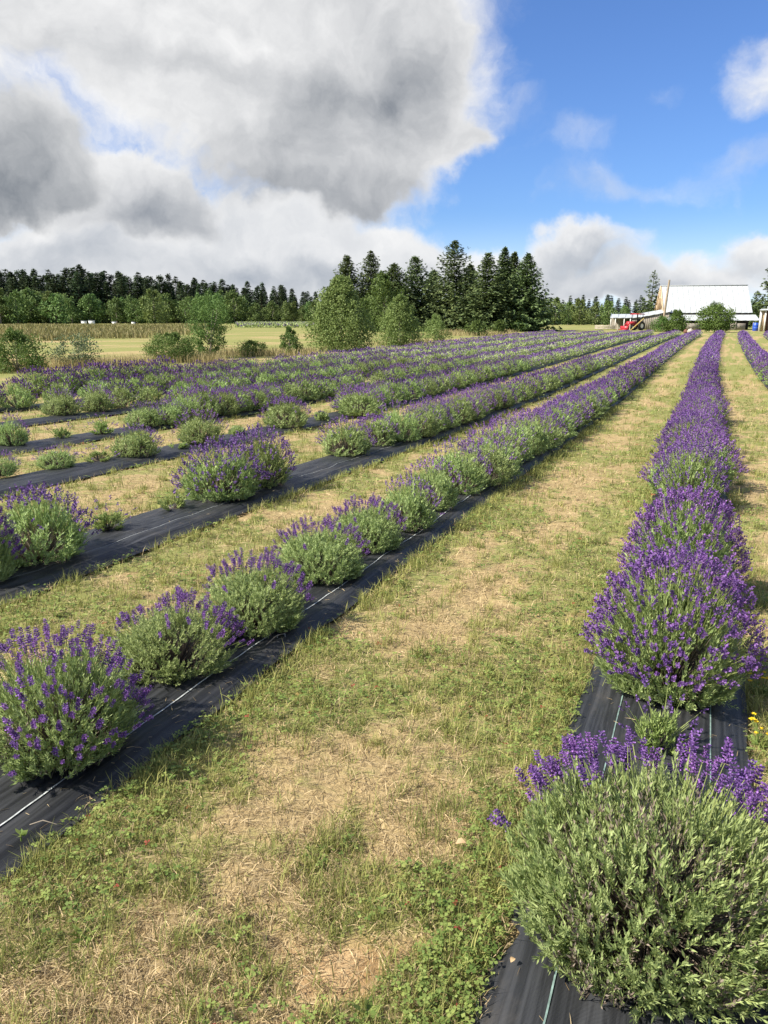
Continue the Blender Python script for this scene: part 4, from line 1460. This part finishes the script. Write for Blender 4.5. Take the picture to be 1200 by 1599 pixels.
# purple strip of another lavender plot far on the left
g = np.random.default_rng(8)
mf = MB()
n = 9000
px = g.uniform(368, 500, n)
dd = 150 + 120 * g.random(n) ** 1.3
d = np.stack([_fw[:2]] * n) * 0
hv = np.array([ray(x, 498.0)[:2] for x in px]); hv = unit(hv)
pos = np.stack([hv[:, 0] * dd, hv[:, 1] * dd, g.random(n) * .55], -1)
fl_ = (pos[:, 2] > .25) & (g.random(n) < .4)
up_ = unit(np.array([[0, 0, 1.0]]) + g.normal(size=(n, 3)) * .5)
add_leaves(mf, pos[fl_], up_[fl_], .45, .25, g, 1)
add_leaves(mf, pos[~fl_], up_[~fl_], .5, .3, g, 0)
tag(link('distant_lavender', mf.build('distant_lavender_plot', [M['lav_leaf'], M['lav_flower']])), 'thin purple strip of another lavender plot before the far wood', 'lavender rows', None, 'stuff')


# ------------------------------------------------------------------ grasses and weeds
def wedge(n, d0, d1, g, half=R(36), pw=1.0):
    d = d0 * (d1 / d0) ** (g.random(n) ** pw)
    a = -YAW + 0.0
    th = g.uniform(-half, half, n)
    hx = np.sin(-YAW + th) * d
    hy = np.cos(-YAW + th) * d
    return hx, hy, d


def off_fabric(x, y, marg=.0):
    u, hw = row_u(x, y)
    return np.abs(u) > hw - marg


def blades(mb, x, y, z, L, Wd, tilt, g, mat=0, tint=None, seg=2):
    """bent tapering blades: two quads"""
    n = len(x)
    a = g.random(n) * 6.2832
    h = np.stack([np.cos(a), np.sin(a), np.zeros(n)], -1)
    up = np.array([[0, 0, 1.0]])
    s = np.stack([-np.sin(a), np.cos(a), np.zeros(n)], -1)
    s = unit(s + g.normal(size=s.shape) * .5)
    t0 = tilt
    d1 = unit(up * np.cos(t0)[:, None] + h * np.sin(t0)[:, None])
    t1 = np.minimum(t0 + g.uniform(.15, .7, n), 1.75)
    d2 = unit(up * np.cos(t1)[:, None] + h * np.sin(t1)[:, None])
    b0 = np.stack([x, y, z], -1)
    m1 = b0 + d1 * (L * .55)[:, None]
    e = m1 + d2 * (L * .45)[:, None]
    e[:, 2] = np.maximum(e[:, 2], z + .002)
    w = Wd[:, None]
    V = np.stack([b0 - s * w * .5, b0 + s * w * .5, m1 + s * w * .42, m1 - s * w * .42, e], 1).reshape(-1, 3)
    i = (np.arange(n) * 5)[:, None]
    t = g.random(n) if tint is None else tint
    mb.add(V, i + np.array([[0, 1, 2, 3]]), mat, np.repeat(t, 5))
    # the tip triangle reuses the same vertices
    mb.f.append((i + np.array([[3, 2, 4]]) + mb.nv - len(V), mat))


g = np.random.default_rng(21)


def ground_z(x, y):
    nr = np.exp(-(np.hypot(x, y) / 14) ** 2)
    return terr(y) + ((fbm(x * 2.2, y * 2.2, 5, 4) - .5) * .05 + (fbm(x * 9, y * 9, 8, 2) - .5) * .030) * nr - .003


# straw: short dead blades, most of them lying down
N = 290000
x, y, d = wedge(N, 1.1, 26, g, pw=1.15)
keep = off_fabric(x, y, .03) & (y > .3)
gv, bv = green_at(x, y), bare_at(x, y)
keep &= g.random(N) < np.clip(1.0 - .38 * gv - .80 * bv, .06, 1)
x, y, d = x[keep], y[keep], d[keep]
n = len(x)
lod = np.clip((d / 2.6) ** .62, 1, 4)
up_ = g.random(n) < .22
tl = np.where(up_, g.uniform(.2, 1.0, n), g.uniform(1.25, 1.56, n))
mb = MB()
blades(mb, x, y, ground_z(x, y) + g.random(n) * .010, g.uniform(.02, .065, n) * lod ** .5, g.uniform(.0012, .0028, n) * lod, tl, g)
# a thin litter of dead blades blown onto the fabric
nl_ = 1700
k_ = g.choice([0, 0, 1, 1, 1, 2], nl_)
yl = np.array([ROWS[k][2] for k in k_]) + 9 * g.random(nl_) ** 1.4
cl_ = np.array([ROWS[k][0] for k in k_]); hl_ = np.array([ROWS[k][1] for k in k_])
ul = g.uniform(-1, 1, nl_); ul = np.sign(ul) * np.abs(ul) ** .55 * hl_ * .97
zl = np.zeros(nl_)
for k in (0, 1, 2):
    m_ = k_ == k
    zl[m_] = fab_z(k, ul[m_], yl[m_]) + .003
blades(mb, cl_ + ul, yl, zl, g.uniform(.012, .05, nl_), g.uniform(.001, .0024, nl_), g.uniform(1.35, 1.56, nl_), g)
tag(link('dry_grass', mb.build('dry_grass', M['straw'])), 'short dead straw lying over the mown alleys between rows', 'grass', None, 'stuff')

# green grass in tufts
NT_ = 19000
x, y, d = wedge(NT_, 1.1, 40, g, pw=1.05)
gv, bv = green_at(x, y), bare_at(x, y)
keep = off_fabric(x, y, .0) & (g.random(NT_) < np.clip(gv * 1.15 + .15 - bv * .6, .03, 1)) & (y > .3)
x, y, d = x[keep], y[keep], d[keep]
cntb = g.integers(5, 17, len(x))
ii = np.repeat(np.arange(len(x)), cntb)
lodt = np.clip((d / 2.6) ** .62, 1, 5)[ii]
n = len(ii)
tl_s = g.uniform(.6, 1.35, len(x))
xx = x[ii] + g.normal(size=n) * .016 * lodt
yy = y[ii] + g.normal(size=n) * .016 * lodt
mb = MB()
tint = np.clip(g.random(len(x))[ii] * .65 + g.random(n) * .35, 0, 1)
blades(mb, xx, yy, ground_z(xx, yy), g.uniform(.025, .075, n) * tl_s[ii] * lodt ** .45, g.uniform(.0018, .0036, n) * lodt, np.abs(g.normal(size=n) * .5 + .35), g, 0, tint)
# bigger clumps that the mower missed
nk = 420
xk, yk, dk = wedge(nk, 1.3, 16, g)
ok = off_fabric(xk, yk, -.03) & (yk > .5)
xk, yk = xk[ok], yk[ok]
nb_ = g.integers(25, 75, len(xk))
ii = np.repeat(np.arange(len(xk)), nb_)
n = len(ii)
sk = g.uniform(.6, 1.3, len(xk))[ii]
x2 = xk[ii] + g.normal(size=n) * .028 * sk; y2 = yk[ii] + g.normal(size=n) * .028 * sk
ld_ = np.clip((np.hypot(xk, yk) / 2.6) ** .5, 1, 3)[ii]
blades(mb, x2, y2, ground_z(x2, y2), g.uniform(.04, .115, n) * sk, g.uniform(.0016, .003, n) * ld_, np.abs(g.normal(size=n) * .55 + .35), g, 0, np.clip(g.random(len(xk))[ii] * .75 + g.random(n) * .3, 0, 1))
# taller fringe along the fabric edges
nf = 5200
rows = list(ROWS)
rk = g.choice([0, 0, 0, 1, 1, 1, 1, 2, 2, 3, 4], nf)
yy = .8 + 17 * g.random(nf) ** 1.5
cc_ = np.array([ROWS[k][0] for k in rk]); hw_ = np.array([ROWS[k][1] for k in rk])
sg = np.where(g.random(nf) < .6, 1, -1)
cl = fbm(yy * 2.5, rk * 13.0 + sg, 44, 3)
ok = cl > .43
xx = cc_ + sg * (hw_ + .02 + np.abs(g.normal(size=nf)) * .07)
xx, yy = xx[ok], yy[ok]
ii = np.repeat(np.arange(len(xx)), 7)
n = len(ii)
lodt = np.clip((np.hypot(xx, yy) / 2.6) ** .6, 1, 4)[ii]
x2 = xx[ii] + g.normal(size=n) * .018; y2 = yy[ii] + g.normal(size=n) * .018
blades(mb, x2, y2, ground_z(x2, y2), g.uniform(.05, .125, n), g.uniform(.0018, .0034, n) * lodt, np.abs(g.normal(size=n) * .45 + .3), g, 0, np.clip(g.random(n) * .7 + g.random(len(xx))[ii] * .5, 0, 1))
tag(link('green_grass', mb.build('green_grass', M['grass'])), 'yellow-green grass tufts scattered through the alleys and along the fabric edges', 'grass', None, 'stuff')

# clover and small broad-leaved weeds
NC = 52000
x, y, d = wedge(NC, 1.1, 22, g, pw=1.15)
gv = green_at(x, y)
cl = fbm(x * 2.6 + 9, y * 2.6, 77, 3)
u, hw = row_u(x, y)
keep = off_fabric(x, y, .02) & (g.random(NC) < np.clip((gv - .30) * 1.5 + (cl - .52) * 2.4, 0, 1)) & (y > .3)
x, y, d = x[keep], y[keep], d[keep]
n = len(x)
lod = np.clip((d / 2.6) ** .62, 1, 4)
hz = g.uniform(.012, .055, n) * lod ** .3
top = np.stack([x, y, ground_z(x, y) + hz], -1)
a0 = g.random(n) * 6.28
mb = MB()
tint = g.random(n)
sz = g.uniform(.0065, .0155, n) * lod
nrm = unit(np.array([[0, 0, 1.0]]) + g.normal(size=(n, 3)) * .28)
for q in range(3):
    aa = a0 + q * 2.094
    dv = np.stack([np.cos(aa), np.sin(aa), g.normal(size=n) * .22], -1)
    dv = unit(dv)
    sd = unit(np.cross(nrm, dv))
    add_leaves(mb, top, dv, sz, sz * .85, g, 0, tint, .6, sd)
b0 = top.copy(); b0[:, 2] -= hz
add_strips(mb, b0, top, .0012, .0012, g, 0, .3)
tag(link('clover', mb.build('clover', M['clover'])), 'low clover and strawberry-like weeds in green patches beside the fabric', 'weeds', None, 'stuff')


# tall dry grass: the band on the left, the margin by the shrubs, weeds under the clump
def tall(mb, polys, n, hmin, hmax, w, g, tint_lo=0., tint_hi=1.):
    for (x0, x1, yb0, yb1, wgt) in polys:
        m_ = int(n * wgt)
        px = g.uniform(x0, x1, m_)
        py = g.uniform(yb0, yb1, m_)
        P = np.array([list(gp(a_, b_)) for a_, b_ in zip(px[::6], py[::6])])
        P = np.repeat(P, 6, 0)
        dist = np.hypot(P[:, 0], P[:, 1])
        P[:, :2] += g.normal(size=(len(P), 2)) * (.004 * dist + .15)[:, None]
        k_ = len(P)
        blades(mb, P[:, 0], P[:, 1], terr(P[:, 1]), g.uniform(hmin, hmax, k_), w * g.uniform(.6, 1.3, k_) * (dist / 60), np.abs(g.normal(size=k_) * .25), g, 0,
               np.clip(g.uniform(tint_lo, tint_hi, k_), 0, 1))


mb = MB()
tall(mb, [(-60, 120, 512, 533, .4), (120, 230, 511, 529, .3), (230, 300, 511, 524, .16), (-60, 300, 508, 513, .3), (300, 345, 510, 517, .05)], 9000, .4, .85, .09, g, 0., .55)
tag(link('tall_grass', mb.build('tall_grass_band', M['tallgrass'])), 'band of tall reddish-brown grass across the left field', 'grass', None, 'stuff')
mb = MB()
tall(mb, [(-40, 60, 574, 582, .1), (60, 240, 568, 576, .3), (240, 350, 562, 568, .2), (345, 500, 552, 558, .25), (680, 800, 518, 525, .35), (560, 690, 536, 541, .1)], 5200, .25, .62, .035, g, .35, 1.)
tag(link('tall_grass', mb.build('tall_grass_margin', M['tallgrass'])), 'golden dry grass standing between the shrubs along the field margin', 'grass', None, 'stuff')

# ------------------------------------------------------------------ small things near the camera
g = np.random.default_rng(99)
for px, py, n, lab in ((1184, 1165, 9, 'yellow-flowered weed at the right edge beside the fabric, nearer one'), (1187, 1085, 8, 'yellow-flowered weed at the right edge beside the large purple dome')):
    p = gp(px, py)
    o = thing('yellow_wildflower', lab, 'flower', p, 0, 'yellow wildflowers at the right edge')
    mb, pb = MB(), MB()
    for k in range(n):
        e = np.array([g.normal() * .035, g.normal() * .035, g.uniform(.05, .12)])
        mb.tube([(0, 0, 0), e * .5 + np.array([.004, 0, .01]), e], .0012, 4, 0, .5)
        a = np.arange(9) / 9 * 6.283
        dv = unit(np.stack([np.cos(a), np.sin(a), np.full(9, .35)], -1))
        add_leaves(pb, np.tile(e, (9, 1)), dv, .011, .006, g)
    aa = g.random(14) * 6.28
    add_leaves(mb, np.zeros((14, 3)) + [0, 0, .005], unit(np.stack([np.cos(aa), np.sin(aa), g.uniform(.1, .8, 14)], -1)), .05, .012, g)
    link('stem', mb.build('stem', M['clover']), o)
    link('petals', pb.build('petals', M['yellow']), o)
def weed(px, py, nl, L, Wd, lab, name='broadleaf_weed', lift=0.0, up=.5):
    p = gp(px, py); p.z += lift
    o = thing(name, lab, 'weed', p, g.random() * 6.28)
    mb = MB()
    a = np.arange(nl) * 2.4 + g.normal(size=nl) * .2
    add_leaves(mb, np.zeros((nl, 3)) + [0, 0, .01], unit(np.stack([np.cos(a), np.sin(a), g.uniform(.15, up + .3, nl)], -1)), L * g.uniform(.7, 1.1, nl), Wd, g, 0, g.random(nl) * .9)
    link('leaf', mb.build('leaf', M['clover']), o)
    sb = MB(); sb.tube([(0, 0, -.01), (0, 0, .015)], .003, 5, 0, .3); link('stem', sb.build('stem', M['clover']), o)
weed(572, 1588, 6, .045, .020, 'small broad-leaved weed on bare sand at the bottom middle')
weed(36, 1330, 7, .035, .016, 'pale small weed growing through the fabric near the left edge', lift=.05)
weed(640, 1365, 12, .05, .022, 'leafy green weed clump left of the corner lavender')
weed(655, 1430, 10, .04, .02, 'dark green weed at the edge of bare soil below the weed clump')
weed(135, 1470, 9, .06, .012, 'spiky rosette weed in straw at bottom left')
for px, py, L, rz, lab in ((720, 1337, .035, .4, 'curled dry brown leaf on the weeds left of the corner lavender'), (800, 1522, .018, 1.2, 'tiny pale dry leaf on the fabric corner at the bottom'),):
    p = gp(px, py); p.z += .045
    V = []
    for i, (t_, w) in enumerate(((0, .05), (.25, .34), (.55, .38), (.85, .18), (1, .02))):
        zc = .10 * math.sin(t_ * 3.1)
        V += [(t_ * L - L / 2, -w * L, zc * L * 2 + w * L * .5), (t_ * L - L / 2, 0, zc * L), (t_ * L - L / 2, w * L, zc * L * 2 + w * L * .5)]
    Fq = []
    for i in range(4):
        for j in range(2):
            Fq.append([i * 3 + j, i * 3 + j + 1, (i + 1) * 3 + j + 1, (i + 1) * 3 + j])
    o = link('dry_leaf', MB().add(V, Fq, 0, .6).build('dry_leaf', M['deadleaf'], True), None, p, rz)
    tag(o, lab, 'leaf')
for (a_, b_, lab) in (((230, 1068), (262, 1078), 'short dry twig on the fabric at the foot of the second white-line lavender'), ((50, 1312), (92, 1310), 'dry curved twig lying over the fabric edge at the left'), ((416, 1024), (448, 1003), 'dry stem lying on the fabric by the staple')):
    p, q = gp(*a_), gp(*b_)
    c = (p + q) / 2
    v = q - p
    mb = MB(); mb.tube([tuple(-v / 2 + Vector((0, 0, .058))), (0, 0, .072), tuple(v / 2 + Vector((0, 0, .055)))], [.002, .0022, .0012], 5)
    tag(link('twig', mb.build('twig', M['lav_wood'], True), None, c), lab, 'twig')
p = gp(440, 1006)
o = thing('fabric_staple', 'small metal staple pinning the white-lined fabric', 'staple', (p.x, p.y, p.z + .05), .6)
mb = MB(); mb.tube([(-.02, 0, -.01), (-.02, 0, .006), (.02, 0, .006), (.02, 0, -.01)], .002, 5); link('wire', mb.build('wire', M['guide']), o)
